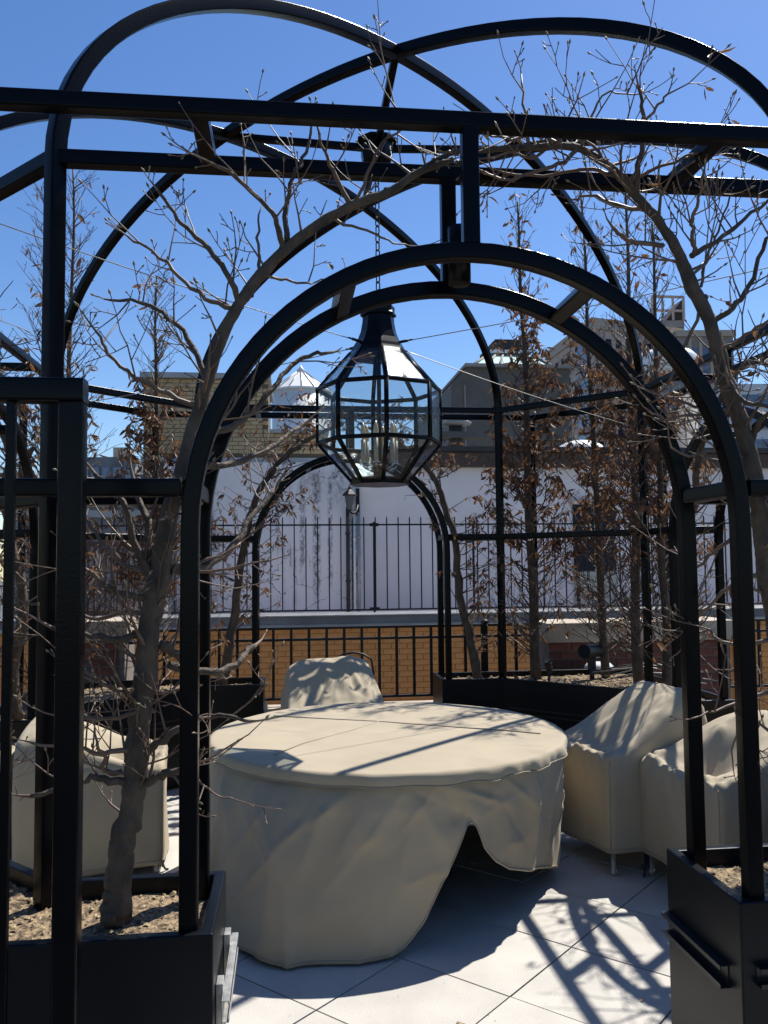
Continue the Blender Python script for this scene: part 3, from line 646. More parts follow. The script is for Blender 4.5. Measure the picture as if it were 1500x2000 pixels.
# --- the other arches: each post of the arch carries a trained trunk
AP = [(1.03, .66), (.98, 1.0), (.91, 1.4), (.85, 1.8), (.78, 2.08), (.68, 2.34), (.5, 2.56), (.28, 2.70), (.06, 2.80)]
def arch_tree(q, s, seed, label, leafp, tw='twigfar', dens=1.0):
    base = rotq((s*1.03, -2.2, SOIL), q); e = empty('trained_tree', base, label=label, cat='tree', group='trees trained over the arches')
    rg = random.Random(seed); t = Tree(rg, leafp=leafp, leafsize=.06, budp=.4, tn=4, up=.2)
    pts = [rotq((s*(x+rg.gauss(0, .012)), -2.2+rg.gauss(0, .02), z), q) for x, z in AP]
    P_ = t.limb(pts, .040, .012, n=10, jit=.005, sub=4, kids=0)
    for i, p in enumerate(P_):
        for _ in range(int(3*dens) if i > 2 else 1):
            if rg.random() < .72:
                a = rg.uniform(0, 6.28); d_ = rotq((math.cos(a), math.sin(a)*.5, rg.uniform(.0, .7)), q); t.grow(p, d_, rg.uniform(.15, .5), rg.uniform(.004, .008), 2, seg=.07, kids=(.5, .5))
    t.finish(e, tw)
arch_tree(2, 1, 31, 'brown leaved tree bent over the far arch on its left side', .8)
arch_tree(2, -1, 32, 'brown leaved tree bent over the far arch on its right side', .65)
arch_tree(1, 1, 33, 'bare trunk over the right hand side arch, standing in the far right planter', .10)
arch_tree(1, -1, 34, 'bare trunk over the right hand side arch, rooted in the near right planter', .06, dens=.8)
arch_tree(3, -1, 35, 'tree over the left hand side arch, standing in the far left planter', .16)
arch_tree(3, 1, 36, 'tree over the left hand side arch, standing in the near left planter', .10, dens=.8)
# --- upright hornbeams
def upright(base, top, seed, label, leafp, rbase=.036, lean=(0, 0), width=.72, dens=1.0, leafz=(1.2, 3.6), ln='twigfar'):
    base = Vector(base); rg = random.Random(seed); e = empty('hornbeam_tree', base, label=label, cat='tree', group='upright hornbeams in the planters')
    t = Tree(rg, leafp=0, leafsize=.08, budp=.15, tn=4, up=.3); t.rmin = .0017 if ln == 'twigfar' else .0013; n = 22; pts = []
    for i in range(n+1):
        f = i/n; pts.append(base+Vector((lean[0]*f+.035*noise.noise(Vector((f*4, seed, 0))), lean[1]*f+.035*noise.noise(Vector((f*4, seed, 7))), -.03+f*(top-base.z))))
    t.w.tube(pts, [rbase*(1-.86*(i/n)**.9)+.002 for i in range(n+1)], 9)
    nb = int(165*dens)
    for k in range(nb):
        f = .05+.93*(k+rg.random())/nb; i = min(n-1, int(f*n)); p = pts[i].lerp(pts[i+1], f*n-i); a = rg.uniform(0, 6.28)
        L = width*(1.08-.75*f)*rg.uniform(.45, 1.0); upz = .25+1.0*f
        zz = p.z; fall = 1 if leafz[0] < zz < leafz[1] else .1
        t.leafp = leafp*fall*rg.choice((.2, .9, 1.5))
        t.grow(p, Vector((math.cos(a), math.sin(a), upz)), L, .0075*(1-.55*f), 2, seg=.07, kids=(.62, .5), wig=.2, spread=(25, 60))
    t.finish(e, ln)
def basepx(u, v, y): p = aty(u, v, y); return (p.x, p.y, SOIL)
upright((1.53, 2.22, SOIL), 4.75, 51, 'tall upright tree with brown leaves beside the far arch on the right', .75, lean=(-.08, 0), leafz=(1.5, 3.7), rbase=.045, dens=1.2)
upright((2.12, 2.2, SOIL), 4.9, 52, 'tall twiggy tree behind the spotlight in the far right planter', .55, leafz=(1.7, 3.3), dens=1.1, lean=(-.1, .05))
upright((2.2, 1.72, SOIL), 4.75, 53, 'tall twiggy tree in the far right planter just behind the dome rib post', .55, leafz=(1.8, 3.0), dens=1.1, rbase=.042)
upright((2.2, 1.25, SOIL), 4.2, 54, 'slim upright tree nearest the right hand arch in the far right planter', .5, leafz=(1.4, 2.9), dens=.8)
upright((-1.55, 2.2, SOIL), 4.0, 55, 'upright tree beside the far arch on the left', .55, leafz=(1.3, 3.0), dens=1.1)
upright((-2.2, 2.15, SOIL), 4.85, 56, 'tall thin upright tree at the back corner of the far left planter', .16, leafz=(1.3, 3.1), dens=1.1)
upright((-2.2, 1.5, SOIL), 4.4, 57, 'upright twiggy tree at the left side of the far left planter', .25, leafz=(1.3, 3.0), dens=1.1)
upright((-1.72, -2.0, SOIL), 3.6, 58, 'leaning young tree at the outer corner of the near left planter', .06, leafz=(1.3, 2.4), dens=1.0, width=.75, ln='twig', rbase=.03)
upright((-2.2, -1.45, SOIL), 3.4, 59, 'young tree behind the gate at the left side of the near left planter', .10, leafz=(1.0, 2.6), dens=1.0, width=.7, ln='twig', rbase=.03)
upright((1.75, -1.9, SOIL), 3.3, 60, 'young bare tree at the outer corner of the near right planter', .05, leafz=(1.0, 2.6), dens=.35, width=.5, ln='twig', rbase=.028)

def crease_disp(p, cr):                                     # sharp ridges and valleys along short segments: (a, b, width, amplitude)
    t_ = 0
    for a, b, w_, am in cr:
        if abs(p.z-a.z) > .75 or abs(p.x-a.x) > .8: continue
        ab = b-a; f = (p-a).dot(ab)/max(1e-6, ab.dot(ab))
        if f < -.15 or f > 1.15: continue
        fc = min(1, max(0, f)); d = (p-a-ab*fc).length
        if d < w_*5: t_ += am*math.exp(-d/w_)*max(0, 1-abs(2*f-.8)**4*.45)
    return t_
# ------------------------------------------------------------------ covered table
TX, TY, TR, TZ = .025, -.03, .945, .753
tab = empty('covered_table', (TX, TY, 0), label='round dining table under a beige canvas cover that is hitched up at one side', cat='table')
def lerp_tab(tb_, x):
    for (x0, y0), (x1, y1) in zip(tb_, tb_[1:]):
        if x0 <= x <= x1:
            f = (x-x0)/(x1-x0); return y0+(y1-y0)*f
    return tb_[-1][1]
HEMR = [(-180, .985), (-150, 1.02), (-135, 1.13), (-124, 1.185), (-112, 1.12), (-100, 1.05), (-94, .985), (-86, .95), (-74, .93), (-66, .88), (-55, .86), (-40, .85), (-20, .86), (0, .90), (20, .95), (40, .97), (90, 1.0), (180, .985)]
HEMZ = [(-180, .01), (-135, .012), (-126, .03), (-118, .012), (-97, .012), (-93, .03), (-87, .125), (-81.5, .285), (-77.5, .41), (-75, .50), (-73, .515), (-71.5, .48), (-69, .385), (-64.5, .31), (-58, .25), (-50, .21), (-40, .175), (-30, .13), (-15, .06), (0, .015), (180, .01)]
mb = MB(); NT = 432; rings = [0, .1, .2, .3, .4, .5, .6, .68, .76, .83, .89, .94, .97, .985]
rows = []
def P3(r, th, z): return (TX+r*math.cos(th), TY+r*math.sin(th), z)
for rr in rings[1:]:
    rows.append([P3(TR*rr, 2*math.pi*k/NT, TZ+.003*noise.noise(Vector((rr*3*math.cos(2*math.pi*k/NT), rr*3*math.sin(2*math.pi*k/NT), 1)))-.004*rr) for k in range(NT)])
lip = [(1.0, -.008), (1.008, -.02), (1.011, -.035), (1.012, -.05), (1.012, -.060)]
for fr, dz in lip:
    row = []
    for k in range(NT):
        th = 2*math.pi*k/NT; deg = math.degrees(th); deg = deg-360 if deg > 180 else deg
        puck = (.5+.5*noise.noise(Vector((math.cos(th)*1.5, math.sin(th)*1.5, 4))))
        am = .003*(abs(deg) > 60)+.017*max(0, min(1, (deg+95)/35))*max(0, min(1, (55-deg)/30))
        pk = am*puck*(math.sin(th*31+2*math.sin(th*5))+.35*math.sin(th*57+3*math.sin(th*7)))*(-dz/.058)
        row.append(P3(TR*fr+pk, th, TZ+dz+.006*noise.noise(Vector((th*5, 0, 2)))+am*.35*math.sin(th*23)*(-dz/.06)))
    rows.append(row)
NS = 56
for j in range(1, NS+1):
    f = j/NS; row = []
    for k in range(NT):
        th = 2*math.pi*k/NT; deg = math.degrees(th); deg = deg-360 if deg > 180 else deg
        hr_, hz_ = lerp_tab(HEMR, deg), lerp_tab(HEMZ, deg)
        ztop = TZ-.06; z = ztop+.035*(1-f)**6+(hz_-ztop)*f
        fz = max(0, (ztop-z)/ztop)                                      # 0 at the lip, 1 at the floor
        r_ = TR*1.0-.004-.014*max(0, 1-fz/.14)+(hr_-TR)*(fz**.8)
        # hanging folds: ridges fanning down from the lip, flat panels between
        fold = 0
        for c0, wd, am, sk in ((-158, 9, .022, 6), (-139, 7, .03, -9), (-121, 6, .055, -6), (-106, 8, .028, 10), (-95, 5, .022, 18), (-60, 7, .03, -14), (-40, 8, .03, -10), (-18, 6, .035, 8), (2, 7, .03, -5), (30, 9, .03, 0), (70, 10, .03, 0), (120, 12, .03, 0), (160, 8, .02, 0)):
            d_ = (deg-(c0+sk*(1-fz)))/wd; fold += am*math.exp(-abs(d_)**1.4)*fz**.7
        rg2 = 1-abs(noise.noise(Vector((math.cos(th)*2.2+z*.9, math.sin(th)*2.2-z*.7, z*1.6+5)))); rg3 = 1-abs(noise.noise(Vector((math.cos(th)*4.2-z*1.5, math.sin(th)*4.2+z*1.2, z*2.4+9))))
        wr = .030*(rg2**7-.3)+.016*(rg3**8-.25)+.010*noise.noise(Vector((math.cos(th)*2.6, math.sin(th)*2.6, z*2.2)))+.006*noise.noise(Vector((th*6+z*5, z*6-th*2, 3)))
        cre = 0
        for a0, z0_, sl, am in ((-112, .60, .012, .012), (-100, .52, .020, .012), (-88, .60, .018, .010), (-70, .62, -.006, .012), (-130, .45, -.012, .008), (-55, .60, -.012, .012)):  # oblique pull creases
            dd = (z-(z0_+sl*(deg-a0)))/.018
            if abs(deg-a0) < 18: cre += am*math.exp(-dd*dd)*(1-abs(deg-a0)/18)
        row.append(P3(r_+(fold*.75-.012*fz+wr*min(1, f*4)+cre*min(1, f*5)), th, z))
    rows.append(row)
rg = random.Random(77); cr = []
def sk(deg, z): 
    r_ = lerp_tab(HEMR, deg); f = 1-z/TZ; rr_ = TR+(r_-TR)*f; return Vector((TX+rr_*math.cos(R(deg)), TY+rr_*math.sin(R(deg)), z))
for _ in range(20):
    d0 = rg.uniform(-165, 25); z0 = rg.uniform(.25, .69); sl = rg.choice((-1, 1)); dz = rg.uniform(.1, .38); cr.append((sk(d0, z0), sk(max(-170, min(30, d0+sl*rg.uniform(3, 17))), max(.03, z0-dz)), rg.uniform(.010, .024), rg.choice((-1, 1))*rg.uniform(.005, .012)))
for d1, z1 in ((-100, .66), (-112, .58), (-92, .68), (-84, .69), (-60, .69), (-50, .62), (-40, .60), (-122, .45)): cr.append((sk(-74, .53), sk(d1, z1), rg.uniform(.014, .03), rg.choice((-1, 1))*rg.uniform(.008, .016)))
def cyl(u, v, r_=.985):                                      # where the line of sight meets the skirt
    d = ray(u, v); o = O-Vector((TX, TY, 0)); A2 = d.x**2+d.y**2; B2 = 2*(o.x*d.x+o.y*d.y); C2 = o.x**2+o.y**2-r_*r_; D2 = max(0, B2*B2-4*A2*C2); t_ = (-B2-math.sqrt(D2))/(2*A2); return O+d*t_
for q, w_, am in (([(675, 1523), (600, 1640), (540, 1752)], .045, .030), ([(675, 1523), (735, 1565), (790, 1595)], .016, -.022), ([(890, 1532), (850, 1560), (790, 1592), (700, 1660)], .018, .024), ([(900, 1590), (820, 1610), (745, 1650)], .014, -.016), ([(905, 1600), (800, 1575), (730, 1550)], .014, .012),
                  ([(540, 1752), (545, 1880)], .04, .022), ([(430, 1530), (470, 1660), (535, 1748)], .035, .016), ([(760, 1660), (700, 1720)], .03, -.012), ([(1085, 1475), (1000, 1530), (915, 1590)], .02, .026), ([(1060, 1480), (985, 1560)], .014, -.014), ([(640, 1760), (560, 1830)], .03, .010), ([(1050, 1560), (960, 1640)], .025, .012)):
    for (u0_, v0_), (u1_, v1_) in zip(q, q[1:]): cr.append((cyl(u0_, v0_), cyl(u1_, v1_), w_, am))
for j in range(len(rows)-NS, len(rows)):
    e_ = min(1, (j-(len(rows)-NS))/5)
    for k in range(NT):
        if 2*math.pi*k/NT > R(60) and 2*math.pi*k/NT < R(175): continue
        p = Vector(rows[j][k]); a_ = crease_disp(p, cr)*e_; th = 2*math.pi*k/NT; rows[j][k] = (p.x+a_*math.cos(th), p.y+a_*math.sin(th), p.z)
for f_ in (-.022,):
    hp = [Vector(rows[-2][k])+Vector((math.cos(2*math.pi*k/NT), math.sin(2*math.pi*k/NT), 0))*.002 for k in range(0, NT, 2)]
hs_ = MB(); hs_.tube(hp+[hp[0]], .0028, 4, cap=False); hs_.build('hem_seam', M['seam'], tab)
V = [P3(0, 0, TZ)]; F = []; cap = rows[:len(rows)-NS]; skirt = rows[len(rows)-NS:]
for row in cap: V += row
for k in range(NT): F.append((0, 1+k, 1+(k+1) % NT))
for j in range(len(cap)-1):
    for k in range(NT): F.append((1+j*NT+k, 1+(j+1)*NT+k, 1+(j+1)*NT+(k+1) % NT, 1+j*NT+(k+1) % NT))
mb.add(V, F, True); cov = mb.build('cover_top', M['cloth'], tab)
sm_ = cov.modifiers.new('thick', 'SOLIDIFY'); sm_.thickness = .003; sm_.offset = -1
band = MB(); bp_ = [Vector(cap[-1][k])+Vector((math.cos(2*math.pi*k/NT), math.sin(2*math.pi*k/NT), 0))*.001 for k in range(0, NT, 2)]; band.tube(bp_+[bp_[0]], .0032, 4, cap=False); band.build('hem_seam', M['seam'], tab)
mb = MB(); V = [p for row in skirt for p in row]; F = []
for j in range(len(skirt)-1):
    for k in range(NT): F.append((j*NT+k, (j+1)*NT+k, (j+1)*NT+(k+1) % NT, j*NT+(k+1) % NT))
mb.add(V, F, True); cov = mb.build('cover_skirt', M['cloth'], tab)
sm_ = cov.modifiers.new('thick', 'SOLIDIFY'); sm_.thickness = .003; sm_.offset = -1
for path in ([(-.62, .52), (-.33, .38), (-.02, .24), (.35, .02), (.62, -.12), (.78, -.24)], [(-.02, .24), (-.2, .0), (-.46, -.28), (-.6, -.52)]):
    mb = MB(); pts = [Vector((x+TX, y+TY, TZ+.0005)) for x, y in path]; mb.sqbar(pts, (0, 0, 1), .007, .006, rad=.0028); mb.build('seam', M['seam'], tab)
mb = MB(); mb.lathe([(.90, .70), (.92, .705), (.92, .735), (.90, .74)], 48, (TX, TY, 0)); mb.build('tabletop', M['iron'], tab)
mb = MB(); mb.lathe([(.34, .012), (.34, .03), (.07, .06), (.05, .12), (.05, .62), (.16, .70)], 20, (TX, TY, 0)); mb.build('pedestal', M['iron'], tab)

# ------------------------------------------------------------------ covered chairs
def chair(loc, rz, label, seed, w=.64, d=.66, arm=.62, back=.92, hem=.115, taper=.13, sag=.05, bunch=1.0):
    # local frame: chair faces -y, back at +y; a tent of cloth from the back rail to the arms
    e = empty('covered_chair', loc, rz, label=label, cat='chair', group='armchairs under beige covers'); rg = random.Random(seed); so_ = seed*3.7
    def hgt(x, y):
        yb = (y/d+.5); xb = abs(x)/(w/2)
        bk = min(1, max(0, (yb-.10)/.78)); bk = .55*bk+.45*bk*bk*(3-2*bk)
        z = arm+(back-arm)*bk
        z -= sag*2.2*math.exp(-((x/(w*.25))**2+((yb-.32)/.20)**2)*1.1)
        z -= .03*max(0, yb-.88)/.12*(1 if yb < .97 else 1.4)
        z -= .05*bk*xb**4
        z += .008*noise.noise(Vector((x*6+so_, y*5, 0)))
        fr = max(0, 1-yb/.28); z += bunch*fr*(.022*noise.noise(Vector((x*17+so_, y*11, 4)))+.014*noise.noise(Vector((x*34, y*22+so_, 6))))
        return z
    cr = []; cl = lambda a_, m_: max(-m_, min(m_, a_))
    def top(x, y): return Vector((x, y, hgt(x, y)))
    for _ in range(17):                                      # folds running down the slope from the back
        x0_, y0_ = rg.uniform(-.46, .46)*w, rg.uniform(-.05, .46)*d; L_ = rg.uniform(.15, .45); sl = rg.gauss(0, .45)
        cr.append((top(x0_, y0_), top(cl(x0_+sl*L_, w*.48), cl(y0_-L_, d*.48)), rg.uniform(.012, .030), rg.choice((-1, 1, 1))*rg.uniform(.008, .020)))
    for sx in (-1, 1):
        for q in range(3): cr.append((top(sx*w*.46, d*.42), top(sx*w*rg.uniform(.1, .47), -d*rg.uniform(.1, .46)), rg.uniform(.014, .028), rg.choice((-1, 1))*rg.uniform(.012, .022)))
    for _ in range(20):
        sd_ = rg.choice((0, 0, 1, 2)); u0_ = rg.uniform(-.48, .48); u1_ = cl(u0_+rg.gauss(0, .25), .49); z0_ = rg.uniform(.3, arm); z1_ = max(.1, z0_-rg.uniform(.1, .35))
        q = (lambda u, z: Vector((u*w, -d/2, z))) if sd_ == 0 else (lambda u, z, s__=(1 if sd_ == 1 else -1): Vector((s__*w/2, u*d, z)))
        cr.append((q(u0_, z0_), q(u1_, z1_), rg.uniform(.010, .026), rg.choice((-1, 1))*rg.uniform(.003, .008)))
    for sx in (-1, 1):                                       # drag lines on the side panels from the back corner to the front
        for q in range(3): cr.append((Vector((sx*w/2, d*.47, back*.9-q*.08)), Vector((sx*w/2, -d*rg.uniform(.1, .45), arm*rg.uniform(.75, .98))), rg.uniform(.014, .03), rg.choice((-1, 1))*rg.uniform(.006, .014)))
    G = 46; ids = {}; V = []; F = []
    def shp(a): return math.copysign(min(1, abs(a)), a)
    def put(p): V.append(p); return len(V)-1
    def warp(p, top_):
        a_ = crease_disp(p, cr); tp = taper*max(0, (p.z-arm)/max(.05, back-arm)); L_ = math.hypot(p.x, p.y)
        if top_: return (p.x*(1-tp), p.y, p.z+a_)
        return (p.x*(1-tp)+p.x/L_*a_, p.y+p.y/L_*a_, p.z)
    rc = .035
    def rnd(x, y):                                           # round the four corners of the footprint
        dx, dy = abs(x)-(w/2-rc), abs(y)-(d/2-rc)
        if dx > 0 and dy > 0:
            L_ = math.hypot(dx, dy); m_ = max(dx, dy); k_ = m_/L_; dx *= k_; dy *= k_; return math.copysign(w/2-rc+dx, x), math.copysign(d/2-rc+dy, y)
        return x, y
    def gpos(i): t = 2*i/G-1; return t*(1.0-.0)*(1+.10*(1-t*t))
    for i in range(G+1):
        for j in range(G+1):
            x, y = rnd(w/2*gpos(i), d/2*gpos(j)); edge = i in (0, G) or j in (0, G); near_ = i in (1, G-1) or j in (1, G-1)
            ids[(i, j)] = put(warp(Vector((x, y, hgt(x, y)-(.014 if edge else .002 if near_ else 0))), True))
    for i in range(G):
        for j in range(G): F.append((ids[(i, j)], ids[(i+1, j)], ids[(i+1, j+1)], ids[(i, j+1)]))
    loop = [(i, 0) for i in range(G)]+[(G, j) for j in range(G)]+[(i, G) for i in range(G, 0, -1)]+[(0, j) for j in range(G, 0, -1)]
    N = len(loop); prev = [ids[q] for q in loop]; NS_ = 24; rows = [[V[k] for k in prev]]
    for jj in range(1, NS_+1):
        f = jj/NS_; cur = []
        for k, (i, j) in enumerate(loop):
            x, y = rnd(w/2*gpos(i), d/2*gpos(j)); L_ = math.hypot(x, y); t = math.atan2(y, x); zt = hgt(x, y)-.014; hm = hem+.010*math.sin(t*3+so_); z = zt+(hm-zt)*f
            px_ = .007*noise.noise(Vector((x*4+so_, y*4, z*3)))+.004*noise.noise(Vector((x*9, y*9+so_, z*2.0)))+.008*f*math.sin(t*4+so_)
            if y < -d*.40 and f < .16: px_ += bunch*.010*math.sin(x*60+so_+3*math.sin(x*9))*(.16-f)/.16
            px_ += .010*f+.006*min(1, f*8)
            cur.append(put(warp(Vector((x*(1+px_/L_), y*(1+px_/L_), z)), False)))
        for k in range(N): F.append((prev[k], cur[k], cur[(k+1) % N], prev[(k+1) % N]))
        prev = cur; rows.append([V[k] for k in cur])
    mb = MB(); mb.add(V, F, True); me = mb.mesh('cover', M['cloth']); o = link('cover', me, e, local=True)
    s_ = o.modifiers.new('thick', 'SOLIDIFY'); s_.thickness = .003; s_.offset = -1
    mb = MB(); hp = [Vector((x*1.004, y*1.004, z)) for x, y, z in rows[-2]]; mb.tube(hp+[hp[0]], .0026, 4, cap=False); link('hem_seam', mb.mesh('hem_seam', M['seam']), e, local=True)
    for kx in (0, G):
        mb = MB(); mb.tube([Vector((r_[kx][0]*1.003, r_[kx][1]*1.003, r_[kx][2])) for r_ in rows[1::2]], .0028, 4); link('corner_seam', mb.mesh('corner_seam', M['seam']), e, local=True)
    for sx in (-1, 1):
        for sy in (-1, 1):
            lx, ly = sx*(w/2-.035), sy*(d/2-.035); mb = MB(); mb.lathe([(.014, .0), (.018, .004), (.018, .03), (.012, .034), (.012, .30)], 8, (lx, ly, 0)); link('leg', mb.mesh('leg', M['zinc']), e, local=True)
    mb = MB(); lx, ly = -w/2+.035, -d/2+.035; mb.box((lx-.012, ly-.02, .075), (.03, .012, .05)); mb.tube([(lx-.01, ly-.02, .10), (lx-.015, ly-.03, .05), (lx+.005, ly-.045, .012), (lx+.02, ly-.06, .004)], .006, 5); mb.tube([(lx+.0, ly-.02, .09), (lx+.02, ly-.03, .05), (lx-.02, ly-.04, .03), (lx-.04, ly-.03, .045)], .005, 5)
    link('strap_buckle', mb.mesh('strap_buckle', M['blackplastic']), e, local=True)
    return e
def face(dx, dy): return math.atan2(dx, -dy)                # rotation so that the chair's -y looks along (dx, dy)
chair((1.42, .10, 0), face(-.976, -.217), 'covered armchair just right of the table, its high back dappled with shade', 1, arm=.62, back=.93, sag=.03, bunch=1.3)
chair((1.73, -.50, 0), face(-.985, -.17), 'covered armchair nearest the near right planter with a sunlit crumpled top', 2, back=.86, sag=.07, bunch=1.7)
chair((2.38, .05, 0), face(-.9, .35), 'covered armchair at the far right edge behind the other covered chairs', 3, back=.88)
chair((-1.60, .43, 0), face(.985, .12), 'covered armchair left of the table seen behind the near trunk', 4, w=.74, d=.76, arm=.57, back=.80, sag=.10, hem=.04, bunch=1.6)
chair((-2.42, .62, 0), face(.98, -.2), 'covered armchair at the left edge seen between the gate bars', 5, w=.7, d=.72, back=.95, hem=.05)
chair((-.19, 1.36, 0), face(.08, -1), 'covered armchair across the table in front of the far railing', 6, w=.68, back=.965, arm=.66, sag=.01, taper=.16, bunch=.4)
hc = empty('metal_chair', (-.02, 1.98, 0), label='black metal chair of which the round back hoop shows behind the far covered chair', cat='chair')
mb = MB(); mb.tube([(-.17+.0, 1.98, .45), (-.185, 2.0, .8), (-.15, 2.01, .90), (-.08, 2.015, .945), (0, 2.02, .955), (.08, 2.015, .94), (.14, 2.0, .90), (.155, 1.99, .80), (.14, 1.98, .45)], .009, 8); mb.build('back_hoop', M['iron'], hc)
mb = MB(); mb.lathe([(.19, .44), (.2, .45), (.19, .46)], 20, (-.015, 1.82, 0)); mb.build('seat', M['iron'], hc)
for sx in (-.16, .13):
    for sy in (1.68, 1.96):
        mb = MB(); mb.tube([(sx, sy, 0), (sx*.9, sy, .44)], .009, 6); mb.build('leg', M['iron'], hc)

# ------------------------------------------------------------------ terrace edge: kerb wall, guard railing, brick piers
GY = 2.95
kb = MB(); kb.box((-.1, GY, .19), (3.6, .22, .42)); kb = kb.build('kerb_wall', M['stone'], bevel=.006, label='low pale stone kerb carrying the far guard railing', cat='wall')
ra = empty('guard_railing', (0, GY, .4), label='black iron guard railing of square bars in front of the ochre brick wall', cat='railing')
zt, zm, zb = aty(700, 1225, GY).z, aty(700, 1247, GY).z, aty(700, 1361, GY).z
xl, xr = aty(165, 1225, GY).x, aty(1500, 1225, GY).x+.6
for z, h_ in ((zt, .022), (zm, .022), (zb, .022)):
    mb = MB(); mb.box(((xl+xr)/2, GY, z), (xr-xl, .035, h_)); mb.build('rail', M['iron'], ra, bevel=.002)
bb = MB(); bb.box((0, 0, (zt+zb)/2), (.024, .024, zt-zb-.02)); b_me = bb.mesh('baluster', M['iron'])
x = aty(707, 1300, GY).x; x -= .157*int((x-xl)/.157)
while x < xr: link('baluster', b_me, ra, Matrix.Translation((x, GY, 0))); x += .157
for x in (aty(395, 1300, GY).x, aty(950, 1300, GY).x):
    mb = MB(); mb.box((x, GY+.03, (zt+.42)/2), (.04, .04, zt-.40)); mb.lathe([(.02, zt+.012), (.045, zt+.02), (.045, zt+.035), (.015, zt+.05)], 10, (x, GY+.03, 0)); mb.build('rail_post', M['iron'], ra)
def brick_face(parent, x0, x1, z0, z1, y, bl, bh, joint, depth, mt, limit=300, name='brick', skip=0):
    bm_ = MB(); bm_.box((0, depth/2, 0), (bl-joint, depth, bh-joint)); me = bm_.mesh(name, mt)
    hm = MB(); hm.box((0, depth/2, 0), (bl/2-joint, depth, bh-joint)); mh = hm.mesh(name, mt); n = 0; rg = random.Random(int(x0*100)); rest = MB()
    row = 0; z = z1-bh/2
    while z-bh/2 > z0-.001:
        x = x0+(bl/2 if row % 2 == 0 else bl*.5); 
        if row % 2: 
            cells = [(x0+bl/4, True)]; x = x0+bl
        else: cells = []
        while x+bl/2 <= x1+.001: cells.append((x, False)); x += bl
        if x-bl/2+bl/2 <= x1+.01 and x1-(x-bl/2) > bl*.4: cells.append((x-bl/4, True))
        for cx_, half in cells:
            yy = y+rg.uniform(-.0025, .0025)
            if n < limit: link(name, mh if half else me, parent, Matrix.Translation((cx_, yy, z)))
            else: rest.box((cx_, yy+depth/2, z), ((bl/2 if half else bl)-joint, depth, bh-joint))
            n += 1
        z -= bh; row += 1
    if rest.v: rest.build('brick_courses', mt, parent, kind='stuff')
def pier(u0, u1, y, label, dp=.45):
    x0, x1 = aty(u0, 1250, y).x, aty(u1, 1250, y).x; zc = aty((u0+u1)/2, 1214, y).z; z1 = aty((u0+u1)/2, 1252, y).z
    e = empty('brick_pier', ((x0+x1)/2, y+dp/2, 0), label=label, cat='pier', group='brick piers on the terrace edge')
    mb = MB(); mb.box(((x0+x1)/2, y+dp/2+.012, z1/2), (x1-x0-.004, dp, z1)); mb.build('core', M['mortar'], e)
    mb = MB(); mb.box(((x0+x1)/2, y+dp/2, (z1+zc)/2+.002), (x1-x0+.05, dp+.08, zc-z1)); mb.build('cap_stone', M['stone'], e, bevel=.008)
    brick_face(e, x0, x1, .1, z1, y, .205, .074, .012, .03, M['redbrick'])
    return x0, x1, zc
pier(1072, 1425, 2.75, 'wide red brick pier with a pale stone cap behind the far right planter')
pier(60, 244, 2.75, 'red brick pier with a pale stone cap behind the far left planter')
# loose cables and a clear plastic tub by the right pier
cb = empty('cable_bundle', (2.45, 1.9, SOIL), label='loose grey and black cables looped over the far right planter rim', cat='cable')
rg = random.Random(9)
for k in range(7):
    mb = MB(); x0 = 2.05+rg.uniform(-.1, .1); mb.tube([Vector((x0+.13*i+rg.gauss(0, .012), 1.95-.07*i+rg.gauss(0, .02)+.02*k, SOIL+.02+.09*math.sin(i/5*math.pi)*rg.uniform(.3, 1)+.012*k)) for i in range(6)], .006, 6); mb.build('cable', M['rubber'] if k % 2 else M['cable'], cb)
pl = empty('plastic_tub', (2.18, 2.5, .74), label='clear plastic tub lying upside down beside the right brick pier', cat='tub')
mb = MB(); mb.lathe([(.13, .70), (.125, .74), (.10, .765), (.05, .775), (.01, .776)], 16, (2.18, 2.52, 0)); mb.build('tub_shell', mat('clear_plastic', (.72, .74, .74), .2), pl)

# ------------------------------------------------------------------ neighbour's ochre wall, picket fence, lilac walls
NY = 6.6
ow = empty('ochre_wall', (0, NY, 0), label='ochre brick neighbouring wall with grey metal coping seen through the guard railing', cat='wall')
zc0, zc1 = aty(700, 1224, NY).z, aty(700, 1203, NY).z
mb = MB(); mb.box((.5, NY+.272, (zc0-4)/2), (22, .52, zc0+4)); mb.build('wall_core', M['tanmortar'], ow)
mb = MB(); mb.box((.5, NY+.26, (zc0+zc1)/2+.004), (22, .60, zc1-zc0)); mb.build('coping', M['copefront'], ow, bevel=.008)
for z_, h_, o_ in ((zc0+.02, .045, .30), (zc1+.012, .016, .31)):
    mb = MB(); mb.box((.5, NY+.26, z_), (22, o_*2+.03, h_)); mb.build('drip_edge', M['coping'], ow)
brick_face(ow, aty(395, 1300, NY).x, aty(1072, 1300, NY).x, aty(700, 1375, NY).z, zc0-.003, NY, .215, .074, .009, .02, M['tanbrick'])
brick_face(ow, aty(1432, 1300, NY).x, aty(1560, 1300, NY).x, aty(1500, 1400, NY).z, zc0-.003, NY, .215, .074, .009, .02, M['tanbrick'], limit=0)
brick_face(ow, aty(250, 1300, NY).x, aty(395, 1300, NY).x-.01, aty(500, 1340, NY).z, zc0-.003, NY, .215, .074, .009, .02, M['tanbrick'], limit=0)
nr = empty('bounce_roof', (.5, 8.2, zc0-.3), label='unseen pale roof added behind the picket fence to bounce light onto the stucco walls', cat='roof')
mb = MB(); mb.box((.5, (NY+.57+LYW-.01)/2, zc0-.40), (22, LYW-.01-NY-.57, .2)); mb.build('bounce_deck', M['offwhite'], nr)  # hidden deck, added to bounce neutral sunlight up the stucco and cover orange bounce
PY = 7.05
